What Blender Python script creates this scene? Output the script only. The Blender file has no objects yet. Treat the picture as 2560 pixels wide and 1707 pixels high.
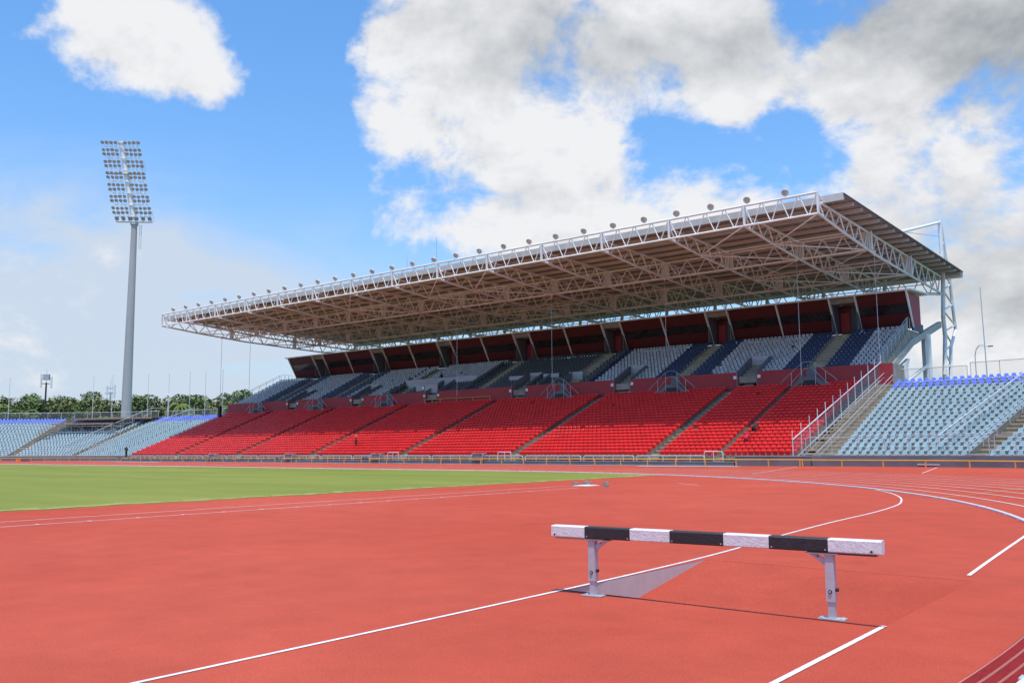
import bpy, math, random
import numpy as np
from mathutils import Vector, Matrix, Quaternion
from math import sin, cos, pi, radians, atan2, hypot, sqrt
random.seed(7)
C = bpy.context.scene.collection
SC = bpy.context.scene
# ---------------------------------------------------------------- camera
# site frame: u runs along the grandstand (away to the left), v runs from the lens towards the grandstand; Blender x = -u, y = v
EYE, PITCH, ROLL, YAW = 1.816, 0.117515, -0.0072876, 0.88483
F = np.array([-cos(YAW)*cos(PITCH), sin(YAW)*cos(PITCH), sin(PITCH)])
R0 = np.array([sin(YAW), cos(YAW), 0.0])
U0 = np.cross(R0, F)
R1 = cos(ROLL)*R0+sin(ROLL)*U0
U1 = -sin(ROLL)*R0+cos(ROLL)*U0
cd = bpy.data.cameras.new('camera')
cam = bpy.data.objects.new('camera', cd)
C.objects.link(cam)
cam.matrix_world = Matrix(((R1[0], U1[0], -F[0], 0), (R1[1], U1[1], -F[1], 0), (R1[2], U1[2], -F[2], EYE), (0, 0, 0, 1)))
cd.sensor_width = 36
cd.lens = 2246.94*36/2560
cd.clip_start = 0.1
cd.clip_end = 6000
SC.camera = cam
# ---------------------------------------------------------------- world
SUN_DIR = Vector((0.17, -0.20, 1.0)).normalized()       # towards the sun
SUN_EL = math.asin(SUN_DIR.z)
SUN_ROT = atan2(SUN_DIR.x, SUN_DIR.y)
W = bpy.data.worlds.new('World')
SC.world = W
W.use_nodes = True
nt = W.node_tree
nt.nodes.clear()
N = nt.nodes.new
def L(a, b): nt.links.new(a, b)
def math_(op, a, b=None, c=None, clamp=False):
    n = N('ShaderNodeMath'); n.operation = op; n.use_clamp = clamp
    for i, x in enumerate((a, b, c)):
        if x is None: continue
        if isinstance(x, (int, float)): n.inputs[i].default_value = x
        else: L(x, n.inputs[i])
    return n.outputs[0]
tc = N('ShaderNodeTexCoord')
sky = N('ShaderNodeTexSky')
sky.sky_type = 'NISHITA'
sky.sun_disc = False
sky.sun_elevation = SUN_EL
sky.sun_rotation = SUN_ROT
sky.air_density = 1.0; sky.dust_density = 1.2; sky.ozone_density = 1.6; sky.altitude = 20
sep = N('ShaderNodeSeparateXYZ'); L(tc.outputs['Generated'], sep.inputs[0])
hyp = math_('SQRT', math_('ADD', math_('MULTIPLY', sep.outputs[0], sep.outputs[0]), math_('MULTIPLY', sep.outputs[1], sep.outputs[1])))
el = math_('ARCTAN2', sep.outputs[2], hyp)
az0 = math_('ARCTAN2', sep.outputs[0], sep.outputs[1])     # compass bearing, clockwise from +Y
az = math_('ADD', az0, YAW_OFF := (pi/2-YAW))
CLOUDS = [(-0.404,0.417,0.082,0.053,1),(-0.349,0.374,0.048,0.036,0.9),(-0.522,0.391,0.022,0.015,0.6),
 (-0.011,0.455,0.116,0.063,1.1),(0.156,0.441,0.126,0.073,1.1),(-0.096,0.352,0.082,0.029,0.7),(0.014,0.357,0.107,0.087,1),(-0.022,0.278,0.082,0.048,0.9),
 (-0.135,0.253,0.048,0.034,0.9),(0.2,0.276,0.097,0.029,0.8),(0.114,0.377,0.073,0.063,0.9),(0.255,0.363,0.034,0.029,0.8),(0.087,0.243,0.145,0.029,0.8),
 (-0.147,0.421,0.039,0.029,0.7),(0.462,0.402,0.15,0.058,1.2),(0.512,0.315,0.097,0.082,1.2),(0.453,0.261,0.092,0.053,1),(0.51,0.228,0.097,0.078,1),
 (0.485,0.137,0.145,0.087,0.8),(0.352,0.373,0.039,0.029,0.5),(-0.256,0.339,0.063,0.107,-0.9),(-0.235,0.433,0.058,0.058,-0.9),(-0.277,0.238,0.097,0.053,-0.6),
 (0.328,0.329,0.053,0.063,-0.7),(0.324,0.432,0.029,0.044,-0.5),(-0.473,0.303,0.097,0.058,-0.7),(-0.531,0.418,0.048,0.029,-0.5),(0.22,0.325,0.063,0.029,-0.4)]
SKY_TINT = (0.74, 1.24, 1.62, 1)
SHADES = [(0.02, 0.450, 0.15, 0.040, .8), (0.10, 0.40, 0.10, 0.03, .35), (0.46, 0.425, 0.17, 0.042, 1.35), (0.53, 0.36, 0.07, 0.06, 1.0), (0.50, 0.17, 0.16, 0.07, .8)]
VEILS = [(-0.50, 0.20, 0.17, 0.055, 1.0), (-0.40, 0.13, 0.26, 0.075, 1.3), (0.50, 0.12, 0.2, 0.06, 0.8)]
def noise(vec, scale, detail, rough, dist=0.0):
    n = N('ShaderNodeTexNoise'); n.inputs['Scale'].default_value = scale; n.inputs['Detail'].default_value = detail
    n.inputs['Roughness'].default_value = rough; n.inputs['Distortion'].default_value = dist
    L(vec, n.inputs['Vector']); return n
wv = noise(tc.outputs['Generated'], 7.0, 5, 0.6)
wsep = N('ShaderNodeSeparateColor'); L(wv.outputs['Color'], wsep.inputs[0])
azw = math_('ADD', az, math_('MULTIPLY', math_('SUBTRACT', wsep.outputs[0], 0.5), 0.13))
elw = math_('ADD', el, math_('MULTIPLY', math_('SUBTRACT', wsep.outputs[1], 0.5), 0.10))
def gauss_sum(lst, k=0.8):
    tot = None
    for a, e, ra, re, w in lst:
        dx = math_('DIVIDE', math_('SUBTRACT', azw, a), ra)
        dy = math_('DIVIDE', math_('SUBTRACT', elw, e), re)
        d2 = math_('ADD', math_('MULTIPLY', dx, dx), math_('MULTIPLY', dy, dy))
        g = math_('MULTIPLY', math_('POWER', 2.718, math_('MULTIPLY', d2, -k)), w)
        tot = g if tot is None else math_('ADD', tot, g)
    return tot
blob = math_('MINIMUM', gauss_sum(CLOUDS), 1.05)
shade_b = math_('MINIMUM', gauss_sum(SHADES), 1.0)
def dens(offz, det):
    add = N('ShaderNodeVectorMath'); add.operation = 'ADD'; L(tc.outputs['Generated'], add.inputs[0]); add.inputs[1].default_value = (0, 0, offz)
    mp = N('ShaderNodeVectorMath'); mp.operation = 'MULTIPLY'; L(add.outputs[0], mp.inputs[0]); mp.inputs[1].default_value = (1, 1, 1.4)
    return noise(mp.outputs[0], 7.0, det, 0.60, 0.15).outputs['Fac']
d0 = dens(0.0, 9); d1 = dens(0.03, 5); d0l = dens(0.0, 5)
base = math_('ADD', math_('MULTIPLY', blob, 0.41), math_('MULTIPLY', math_('SUBTRACT', d0, 0.5), 1.75))
cover = N('ShaderNodeMapRange'); cover.interpolation_type = 'SMOOTHSTEP'
L(base, cover.inputs[0]); cover.inputs[1].default_value = 0.10; cover.inputs[2].default_value = 0.40
thick = N('ShaderNodeMapRange'); thick.interpolation_type = 'SMOOTHSTEP'
L(base, thick.inputs[0]); thick.inputs[1].default_value = 0.30; thick.inputs[2].default_value = 0.75
relief = math_('MULTIPLY', math_('SUBTRACT', d0l, d1), 1.05)
lit = math_('SUBTRACT', math_('ADD', math_('SUBTRACT', 1.0, math_('MULTIPLY', thick.outputs[0], 0.05)), relief), math_('MULTIPLY', shade_b, 0.36))
lit = math_('MINIMUM', math_('MAXIMUM', lit, 0.40), 1.04)
ccol = N('ShaderNodeMix'); ccol.data_type = 'RGBA'
cr = N('ShaderNodeMapRange'); L(lit, cr.inputs[0]); cr.inputs[1].default_value = 0.30; cr.inputs[2].default_value = 1.0
L(cr.outputs[0], ccol.inputs[0]); ccol.inputs[6].default_value = (1.35, 1.62, 1.85, 1); ccol.inputs[7].default_value = (5.85, 5.9, 6.05, 1)
hz = math_('POWER', 2.718, math_('MULTIPLY', math_('MAXIMUM', el, 0.0), -7.5))
vst = N('ShaderNodeVectorMath'); vst.operation = 'MULTIPLY'; L(tc.outputs['Generated'], vst.inputs[0]); vst.inputs[1].default_value = (1, 1, 4.0)
veiln = noise(vst.outputs[0], 4.0, 8, 0.6, 0.6)
vb = math_('MULTIPLY', math_('MINIMUM', gauss_sum(VEILS), 1.0), math_('ADD', 0.5, math_('MULTIPLY', math_('SUBTRACT', veiln.outputs['Fac'], 0.38), 3.0), clamp=True))
veil = math_('MINIMUM', math_('ADD', math_('MULTIPLY', hz, 0.78), math_('MULTIPLY', vb, 0.85)), 0.95)
skyc = N('ShaderNodeMix'); skyc.data_type = 'RGBA'; skyc.blend_type = 'MULTIPLY'; skyc.inputs[0].default_value = 1
L(sky.outputs[0], skyc.inputs[6]); skyc.inputs[7].default_value = SKY_TINT
m1 = N('ShaderNodeMix'); m1.data_type = 'RGBA'; L(veil, m1.inputs[0]); L(skyc.outputs[2], m1.inputs[6]); m1.inputs[7].default_value = (4.1, 4.7, 5.5, 1)
m2 = N('ShaderNodeMix'); m2.data_type = 'RGBA'; L(cover.outputs[0], m2.inputs[0]); L(m1.outputs[2], m2.inputs[6]); L(ccol.outputs[2], m2.inputs[7])
bg = N('ShaderNodeBackground'); bg.inputs['Strength'].default_value = 0.15
L(m2.outputs[2], bg.inputs['Color'])
wo = N('ShaderNodeOutputWorld'); L(bg.outputs[0], wo.inputs[0])
W.cycles.sampling_method = 'MANUAL'; W.cycles.sample_map_resolution = 512
# ---------------------------------------------------------------- sun
sd = bpy.data.lights.new('sun', 'SUN'); sd.energy = 4.0; sd.angle = radians(0.55); sd.color = (1.0, 0.96, 0.90)
so = bpy.data.objects.new('sun', sd); C.objects.link(so); so.rotation_euler = SUN_DIR.to_track_quat('Z', 'Y').to_euler()
SC.view_settings.view_transform = 'Standard'; SC.view_settings.look = 'None'
SC.view_settings.exposure = 0.0; SC.view_settings.gamma = 1.0; SC.view_settings.use_curve_mapping = False
SC.render.film_transparent = False
try:
    SC.cycles.max_bounces = 6; SC.cycles.diffuse_bounces = 3; SC.cycles.transparent_max_bounces = 12
except Exception: pass

# ---------------------------------------------------------------- materials
def mat(name, col, rough=0.6, amt=0.12, scale=1.5, metal=0.0, bump=0.0, bscale=60, col2=None, spec=0.5, det=4, stretch=None, alpha=1.0):
    m = bpy.data.materials.new(name); m.use_nodes = True
    t = m.node_tree; b = t.nodes['Principled BSDF']
    b.inputs['Roughness'].default_value = rough; b.inputs['Metallic'].default_value = metal
    b.inputs['Specular IOR Level'].default_value = spec
    g = t.nodes.new('ShaderNodeNewGeometry')
    vec = g.outputs['Position']
    if stretch:
        vm = t.nodes.new('ShaderNodeVectorMath'); vm.operation = 'MULTIPLY'; vm.inputs[1].default_value = stretch
        t.links.new(vec, vm.inputs[0]); vec = vm.outputs[0]
    n = t.nodes.new('ShaderNodeTexNoise'); n.inputs['Scale'].default_value = scale; n.inputs['Detail'].default_value = det; n.inputs['Roughness'].default_value = 0.6
    t.links.new(vec, n.inputs['Vector'])
    mr = t.nodes.new('ShaderNodeMapRange'); mr.inputs[1].default_value = 0.3; mr.inputs[2].default_value = 0.7
    t.links.new(n.outputs['Fac'], mr.inputs[0])
    mx = t.nodes.new('ShaderNodeMix'); mx.data_type = 'RGBA'
    c2 = col2 or tuple(min(1, c*(1+amt)+0.004*amt) for c in col)
    c1 = col if col2 else tuple(c*(1-amt) for c in col)
    mx.inputs[6].default_value = (*c1, 1); mx.inputs[7].default_value = (*c2, 1)
    t.links.new(mr.outputs[0], mx.inputs[0]); t.links.new(mx.outputs[2], b.inputs['Base Color'])
    if bump:
        n2 = t.nodes.new('ShaderNodeTexNoise'); n2.inputs['Scale'].default_value = bscale; n2.inputs['Detail'].default_value = 3
        t.links.new(vec, n2.inputs['Vector'])
        bp = t.nodes.new('ShaderNodeBump'); bp.inputs['Strength'].default_value = bump; bp.inputs['Distance'].default_value = 0.02
        t.links.new(n2.outputs['Fac'], bp.inputs['Height']); t.links.new(bp.outputs[0], b.inputs['Normal'])
    if alpha < 1:
        b.inputs['Alpha'].default_value = alpha
    return m
M = {}
M['steel'] = mat('white_painted_steel', (0.82, 0.80, 0.77), 0.5, 0.10, 0.8)
M['galv'] = mat('galvanised_steel', (0.50, 0.51, 0.53), 0.42, 0.15, 3, metal=0.35)
M['rail'] = mat('pale_rail_paint', (0.62, 0.62, 0.62), 0.4, 0.1, 2)
M['concrete'] = mat('stand_concrete', (0.30, 0.27, 0.225), 0.9, 0.25, 0.9, bump=0.2, bscale=20)
M['step'] = mat('step_concrete', (0.44, 0.34, 0.22), 0.9, 0.28, 2.0, bump=0.2, bscale=20)
M['gray_wall'] = mat('grey_painted_wall', (0.15, 0.155, 0.175), 0.8, 0.14, 0.6)
M['lightwall'] = mat('light_grey_wall', (0.42, 0.43, 0.46), 0.8, 0.1, 0.6)
M['white'] = mat('white_paint_and_sun_edge', (0.80, 0.79, 0.78), 0.6, 0.06, 3)
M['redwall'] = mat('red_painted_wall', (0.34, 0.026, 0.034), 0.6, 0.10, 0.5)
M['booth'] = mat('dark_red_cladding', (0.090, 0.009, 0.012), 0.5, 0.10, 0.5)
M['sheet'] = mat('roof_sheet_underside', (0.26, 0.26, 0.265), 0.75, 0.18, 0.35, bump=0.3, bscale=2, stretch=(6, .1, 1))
M['purlin'] = mat('cream_purlin', (0.54, 0.53, 0.51), 0.6, 0.10, 0.6)
M['glass'] = mat('dark_window_glass', (0.03, 0.022, 0.022), 0.10, 0.5, 0.8, spec=1.0)
M['black'] = mat('black_parts_and_shade', (0.02, 0.02, 0.022), 0.6, 0.2, 5)
M['yellow'] = mat('yellow_rail_paint', (0.72, 0.38, 0.04), 0.45, 0.10, 2)
M['seat_red'] = mat('red_seat_plastic', (0.88, 0.026, 0.024), 0.36, 0.14, 0.8)
M['seat_light'] = mat('pale_blue_seat_plastic', (0.34, 0.455, 0.48), 0.45, 0.14, 0.8)
M['seat_blue'] = mat('royal_blue_seat_plastic', (0.17, 0.25, 0.82), 0.45, 0.12, 0.8)
M['seat_white'] = mat('white_seat_plastic', (0.42, 0.41, 0.44), 0.5, 0.32, 2.2, det=2)
M['seat_navy'] = mat('navy_seat_plastic', (0.007, 0.018, 0.085), 0.5, 0.20, 1.2)
M['seat_dark'] = mat('charcoal_seat_plastic', (0.035, 0.035, 0.038), 0.45, 0.20, 1.2)
M['wood'] = mat('scaffold_board', (0.33, 0.22, 0.15), 0.8, 0.25, 3)
M['bark'] = mat('bark', (0.16, 0.12, 0.09), 0.9, 0.3, 2)
M['orange'] = mat('orange_plastic', (0.8, 0.3, 0.02), 0.5)
M['towerpole'] = mat('tower_paint', (0.46, 0.43, 0.41), 0.55, 0.10, 0.25, stretch=(1, 1, .2))
M['lampglass'] = mat('lamp_reflector', (0.50, 0.46, 0.43), 0.35, 0.2, 3, metal=0.15)
M['rakerm'] = mat('raker_paint', (0.44, 0.40, 0.35), 0.7, 0.12, 1.0)
M['lampgrey'] = mat('lamp_housing', (0.44, 0.41, 0.39), 0.5, 0.15, 3)
M['mesh'] = mat('perforated_panel', (0.20, 0.19, 0.20), 0.5, 0.1, 2, alpha=0.75)
M['pane'] = mat('tinted_glass_panel', (0.30, 0.28, 0.32), 0.08, 0.1, 2, alpha=0.28)
M['wire'] = mat('wire_mesh', (0.40, 0.40, 0.40), 0.5, 0.1, 2, alpha=0.16)
def track_mat(name, c1, c2):
    m = mat(name, c1, 0.85, scale=0.09, col2=c2, bump=0.7, bscale=70, det=5, spec=0.12)
    t = m.node_tree; b = t.nodes['Principled BSDF']
    src = b.inputs['Base Color'].links[0].from_socket
    g = t.nodes.new('ShaderNodeNewGeometry')
    n = t.nodes.new('ShaderNodeTexNoise'); n.inputs['Scale'].default_value = 55; n.inputs['Detail'].default_value = 4; n.inputs['Roughness'].default_value = .75
    t.links.new(g.outputs['Position'], n.inputs['Vector'])
    n3 = t.nodes.new('ShaderNodeTexNoise'); n3.inputs['Scale'].default_value = 1.3; n3.inputs['Detail'].default_value = 6; n3.inputs['Roughness'].default_value = .7
    t.links.new(g.outputs['Position'], n3.inputs['Vector'])
    a = t.nodes.new('ShaderNodeMapRange'); a.inputs[1].default_value = 0.3; a.inputs[2].default_value = 0.7; a.inputs[3].default_value = 0.74; a.inputs[4].default_value = 1.24
    t.links.new(n.outputs['Fac'], a.inputs[0])
    a2 = t.nodes.new('ShaderNodeMapRange'); a2.inputs[1].default_value = 0.3; a2.inputs[2].default_value = 0.7; a2.inputs[3].default_value = 0.91; a2.inputs[4].default_value = 1.08
    t.links.new(n3.outputs['Fac'], a2.inputs[0])
    n4 = t.nodes.new('ShaderNodeTexNoise'); n4.inputs['Scale'].default_value = .33; n4.inputs['Detail'].default_value = 7; n4.inputs['Roughness'].default_value = .62; n4.inputs['Distortion'].default_value = .6
    t.links.new(g.outputs['Position'], n4.inputs['Vector'])
    a4 = t.nodes.new('ShaderNodeMapRange'); a4.inputs[1].default_value = 0.32; a4.inputs[2].default_value = 0.68; a4.inputs[3].default_value = 0.93; a4.inputs[4].default_value = 1.06
    t.links.new(n4.outputs['Fac'], a4.inputs[0])
    m4 = t.nodes.new('ShaderNodeMath'); m4.operation = 'MULTIPLY'; t.links.new(a2.outputs[0], m4.inputs[0]); t.links.new(a4.outputs[0], m4.inputs[1]); a2 = m4
    mu = t.nodes.new('ShaderNodeMath'); mu.operation = 'MULTIPLY'; t.links.new(a.outputs[0], mu.inputs[0]); t.links.new(a2.outputs[0], mu.inputs[1])
    hs = t.nodes.new('ShaderNodeVectorMath'); hs.operation = 'SCALE'
    t.links.new(src, hs.inputs[0]); t.links.new(mu.outputs[0], hs.inputs['Scale']); t.links.new(hs.outputs[0], b.inputs['Base Color'])
    return m
M['track'] = track_mat('track_rubber', (0.45, 0.064, 0.035), (0.505, 0.088, 0.052))
M['shaded_pit_rubber'] = track_mat('shaded_pit_rubber', (0.425, 0.060, 0.033), (0.475, 0.081, 0.048))  # track rubber darkened; shade of the sloping floor put into the colour
M['pitshadow'] = mat('painted_pit_shadow', (0.10, 0.02, 0.014), 0.9)  # dark red-brown of the barrier shadow painted at the pit edge
M['pitwall'] = mat('pit_concrete', (0.56, 0.45, 0.42), 0.85, 0.06, 4, bump=0.06, bscale=12)
M['grass'] = mat('grass_blades', (0.155, 0.185, 0.028), 0.9, scale=0.16, col2=(0.245, 0.250, 0.052), bump=0.5, bscale=25, stretch=(.35, 1.2, 1), det=6, spec=0.15)
M['grass_dry'] = mat('dry_grass_edge', (0.28, 0.27, 0.07), 0.9, scale=2.5, col2=(0.36, 0.31, 0.12), bump=0.5, bscale=30, spec=0.15)
M['terrain'] = mat('terrain_grass', (0.07, 0.10, 0.03), 0.95, scale=0.02, col2=(0.12, 0.12, 0.06))
M['greywood'] = mat('white_beam_paint', (0.70, 0.66, 0.66), 0.55, 0.10, 14, bump=0.35, bscale=35)
M['blackbeam'] = mat('black_beam_paint', (0.022, 0.018, 0.020), 0.5, 0.25, 14, bump=0.25, bscale=35)
M['legpaint'] = mat('grey_leg_paint', (0.46, 0.41, 0.44), 0.5, 0.10, 9)
M['gratebar'] = mat('worn_grate_bar', (0.50, 0.16, 0.12), 0.7)
M['grate'] = mat('red_drain_plastic', (0.42, 0.014, 0.012), 0.7, 0.15, 8)
M['skin'] = mat('dark_skin', (0.12, 0.06, 0.04), 0.6)

# ---------------------------------------------------------------- mesh helpers
class MB:
    def __init__(s, raw=False): s.v = []; s.f = []; s.m = []; s.raw = raw
    def add(s, vs, fs, mi=0):
        n = len(s.v); s.v += [tuple(map(float, p)) for p in vs]
        for f in fs: s.f.append(tuple(i+n for i in f)); s.m.append(mi)
        return s
    def obox(s, c, a, b, d, mi=0):     # centre, three half vectors (a x b . d > 0)
        c, a, b, d = map(np.array, (c, a, b, d)); c = c.astype(float)
        if np.dot(np.cross(a, b), d) < 0: a, b = b, a
        P = [c+sx*a+sy*b+sz*d for sz in (-1, 1) for sx, sy in ((-1, -1), (1, -1), (1, 1), (-1, 1))]
        return s.add(P, [(3, 2, 1, 0), (4, 5, 6, 7), (0, 1, 5, 4), (1, 2, 6, 5), (2, 3, 7, 6), (3, 0, 4, 7)], mi)
    def box(s, u0, u1, v0, v1, z0, z1, mi=0):
        return s.obox(((u0+u1)/2, (v0+v1)/2, (z0+z1)/2), (abs(u1-u0)/2, 0, 0), (0, abs(v1-v0)/2, 0), (0, 0, abs(z1-z0)/2), mi)
    def beam(s, p0, p1, w, h, mi=0, up=(0, 0, 1)):
        p0, p1 = np.array(p0, float), np.array(p1, float); d = p1-p0; l = np.linalg.norm(d)
        if l < 1e-6: return s
        d /= l; up = np.array(up, float)
        if abs(np.dot(d, up)) > .98: up = np.array((0, 1., 0)) if abs(d[1]) < .9 else np.array((1., 0, 0))
        x = np.cross(d, up); x /= np.linalg.norm(x); y = np.cross(x, d)
        return s.obox((p0+p1)/2, x*w/2, y*h/2, d*l/2, mi)
    def tube(s, p0, p1, r, n=6, r1=None, mi=0, cap=True):
        p0, p1 = np.array(p0, float), np.array(p1, float); d = p1-p0; l = np.linalg.norm(d)
        if l < 1e-6: return s
        d /= l; up = np.array((0, 0, 1.)) if abs(d[2]) < .95 else np.array((1., 0, 0))
        x = np.cross(d, up); x /= np.linalg.norm(x); y = np.cross(d, x); r1 = r if r1 is None else r1
        V = [p0+(x*cos(2*pi*i/n)+y*sin(2*pi*i/n))*r for i in range(n)]+[p1+(x*cos(2*pi*i/n)+y*sin(2*pi*i/n))*r1 for i in range(n)]
        Fs = [(i, (i+1) % n, n+(i+1) % n, n+i) for i in range(n)]
        if cap: Fs += [tuple(range(n-1, -1, -1)), tuple(range(n, 2*n))]
        return s.add(V, Fs, mi)
    def path(s, pts, r, n=6, mi=0):
        for a, b in zip(pts[:-1], pts[1:]): s.tube(a, b, r, n, mi=mi)
        return s
    def prism(s, poly, ext, mi=0):     # planar polygon (3d pts) extruded by a vector
        n = len(poly); P = [np.array(p, float) for p in poly]; e = np.array(ext, float)
        nn = sum((np.cross(P[i]-P[0], P[(i+1) % n]-P[0]) for i in range(1, n-1)), np.zeros(3))
        if np.dot(nn, e) < 0: P = P[::-1]
        V = P+[p+e for p in P]
        return s.add(V, [tuple(range(n-1, -1, -1)), tuple(range(n, 2*n))]+[(i, (i+1) % n, n+(i+1) % n, n+i) for i in range(n)], mi)
WL = {}
def tag(o, label=None, cat=None, group=None, kind=None):
    if label: o['label'] = label
    if cat: o['category'] = cat
    if group: o['group'] = group
    if kind: o['kind'] = kind
    return o
def bl(p): return Vector((-p[0], p[1], p[2]))
def thing(name, label, cat, loc, group=None, kind=None, rz=0.0):
    o = bpy.data.objects.new(name, None); C.objects.link(o); o.location = bl(loc); o.empty_display_size = 0.3
    o.rotation_euler.z = rz
    WL[o.name] = np.array(bl(loc)); tag(o, label, cat, group, kind); return o
def mesh_from(mb, name, mats, off=None, smooth=False):
    V = np.array(mb.v, float).reshape(-1, 3)
    if not mb.raw: V[:, 0] *= -1
    if off is not None: V = V-off
    Fs = mb.f if mb.raw else [f[::-1] for f in mb.f]
    me = bpy.data.meshes.new(name); me.from_pydata(V.tolist(), [], Fs)
    for m in (mats if isinstance(mats, (list, tuple)) else [mats]): me.materials.append(m)
    if any(mb.m): me.polygons.foreach_set('material_index', mb.m)
    if smooth: me.polygons.foreach_set('use_smooth', [True]*len(me.polygons))
    me.update(); return me
def build(mb, name, mats, parent=None, label=None, cat=None, group=None, kind=None, smooth=False):
    V = np.array(mb.v, float)
    if not mb.raw: V = V*np.array((-1, 1, 1))
    if parent is not None: off = WL[parent.name]
    else: off = np.array(((V[:, 0].min()+V[:, 0].max())/2, (V[:, 1].min()+V[:, 1].max())/2, V[:, 2].min()))
    me = mesh_from(mb, name, mats, off, smooth)
    o = bpy.data.objects.new(name, me); C.objects.link(o)
    if parent is not None: o.parent = parent
    else: o.location = off
    WL[o.name] = off
    return tag(o, label, cat, group, kind)
_unit = {}
def bar(name, p0, p1, r, m, parent, n=6):      # a straight round bar as an object of its own; all share one mesh
    k = (m.name, n)
    if k not in _unit:
        b = MB(raw=True); b.tube((0, 0, 0), (0, 0, 1), 1, n); _unit[k] = mesh_from(b, 'round_bar', m)
    o = bpy.data.objects.new(name, _unit[k]); C.objects.link(o); o.parent = parent
    a, b_ = bl(p0), bl(p1); d = b_-a
    q = Vector((0, 0, 1)).rotation_difference(d.normalized())
    o.matrix_local = Matrix.Translation(a-Vector(WL[parent.name])) @ q.to_matrix().to_4x4() @ Matrix.Diagonal((r, r, d.length, 1))
    WL[o.name] = WL[parent.name]
    return o
def inst(name, me, parent, loc, rz=0.0, scale=None):   # loc in site frame
    o = bpy.data.objects.new(name, me); C.objects.link(o)
    if parent is not None: o.parent = parent; o.location = bl(loc)-Vector(WL[parent.name])
    else: o.location = bl(loc)
    o.rotation_euler.z = rz
    if scale: o.scale = scale
    return o

# ---------------------------------------------------------------- ground, track
KC, KR = (46.27, 10.0), 44.3            # centre and radius of the near bend's kerb
KC2 = 128.0                             # u of the far bend's centre
def kx(t):                              # the kerb leaves the circle a little by the water jump
    q = min(1.0, max(0.0, (1.883-t)/.33)); return .56*q*q*(3-2*q)
def kpt(t, off=0.0): return (KC[0]-(KR+kx(t)+off)*sin(t), KC[1]-(KR+kx(t)+off)*cos(t))
def kerb_dist(u, v):
    if u < KC[0]: return hypot(u-KC[0], v-KC[1])-KR-kx(atan2(KC[0]-u, KC[1]-v))
    if u > KC2: return hypot(u-KC2, v-KC[1])-KR
    return abs(v-KC[1])-KR
def gz(u, v): return min(0.33, 0.0125*max(0.0, kerb_dist(u, v)))
def oval(off, n=60, a0=-pi/2, seg=None):
    r = KR+off; P = []
    for i in range(n+1):
        t = pi*i/n; P.append(kpt(t, off))     # near bend from -v side round to +v side
    for i in range(1, 24): P.append((KC[0]+(KC2-KC[0])*i/24, KC[1]+r))
    for i in range(n+1):
        t = pi*i/n; P.append((KC2+r*sin(t), KC[1]+r*cos(t)))
    return P
b = MB(); b.add([(-2500, -2500, -0.9), (2500, -2500, -0.9), (2500, 2500, -0.9), (-2500, 2500, -0.9)], [(0, 1, 2, 3)])
build(b, 'ground', M['terrain'], kind='structure')
PIT = (3.03, 7.0, 9.56, 13.45)
# track: banked rings outside the kerb
offs = [0, 1.22, 4, 9.8, 13, 18, 24, 30, 34]
rings = [oval(o) for o in offs]
b = MB(); n = len(rings[0]); V = []
for o, rg in zip(offs, rings): V += [(p[0], p[1], gz(*p) if o < 34 else -.95) for p in rg]
Fs = []
for k in range(len(offs)-1):
    for i in range(n):
        j = (i+1) % n; Fs.append((k*n+i, k*n+j, (k+1)*n+j, (k+1)*n+i))
# orient faces upward
b.add(V, [f[::-1] if False else f for f in Fs])
def up_fix(b):
    for i, f in enumerate(b.f):
        P = [np.array(b.v[k]) for k in f[:3]]
        if np.cross(P[1]-P[0], P[2]-P[0])[2] < 0: b.f[i] = f[::-1]
up_fix(b)
track = build(b, 'track', M['track'], kind='structure')
# infield rubber around the pit: strips between kerb and pit
import mathutils.geometry as mg
outer = [Vector((p[0], p[1], 0)) for p in rings[0]]
hole = [Vector((PIT[0], PIT[2], 0)), Vector((PIT[1], PIT[2], 0)), Vector((PIT[1], PIT[3], 0)), Vector((PIT[0], PIT[3], 0))]
tri = mg.tessellate_polygon([outer, hole])
b = MB(); b.add([tuple(v) for v in outer+hole], [tuple(t) for t in tri]); up_fix(b)
build(b, 'infield_rubber', M['track'], kind='structure')
# water jump pit
pit = thing('water_jump_pit', 'empty steeplechase water jump pit with sloping red floor and grey concrete side, behind the barrier', 'water jump', ((PIT[0]+PIT[1])/2, PIT[2], -.7))
u0, u1, v0, v1 = PIT; D = .62
b = MB(); b.add([(u0, v0, -D), (u1, v0, -D), (u1, v1, -0.002), (u0, v1, -0.002)], [(0, 1, 2, 3)]); up_fix(b); build(b, 'pit_floor', M['shaded_pit_rubber'], pit)
b = MB(); b.prism([(u1, v0, -D-.1), (u1, v0, -.004), (u1, v1, -.004), (u1, v1-.01, -.1)], (0.1, 0, 0))
b.prism([(u0, v0, -D-.1), (u0, v0, -.004), (u0, v1, -.004), (u0, v1-.01, -.1)], (-0.1, 0, 0))
b.box(u0, u1, v0-.1, v0-.001, -D-.1, -.004); build(b, 'pit_wall', M['pitwall'], pit)
b = MB(); b.box(u0-.03, u1+.03, v0-.035, v0, .001, .007); build(b, 'shadow_strip', M['pitshadow'], pit)  # dark strip: barrier shadow along the pit edge, put into the colour
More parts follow.
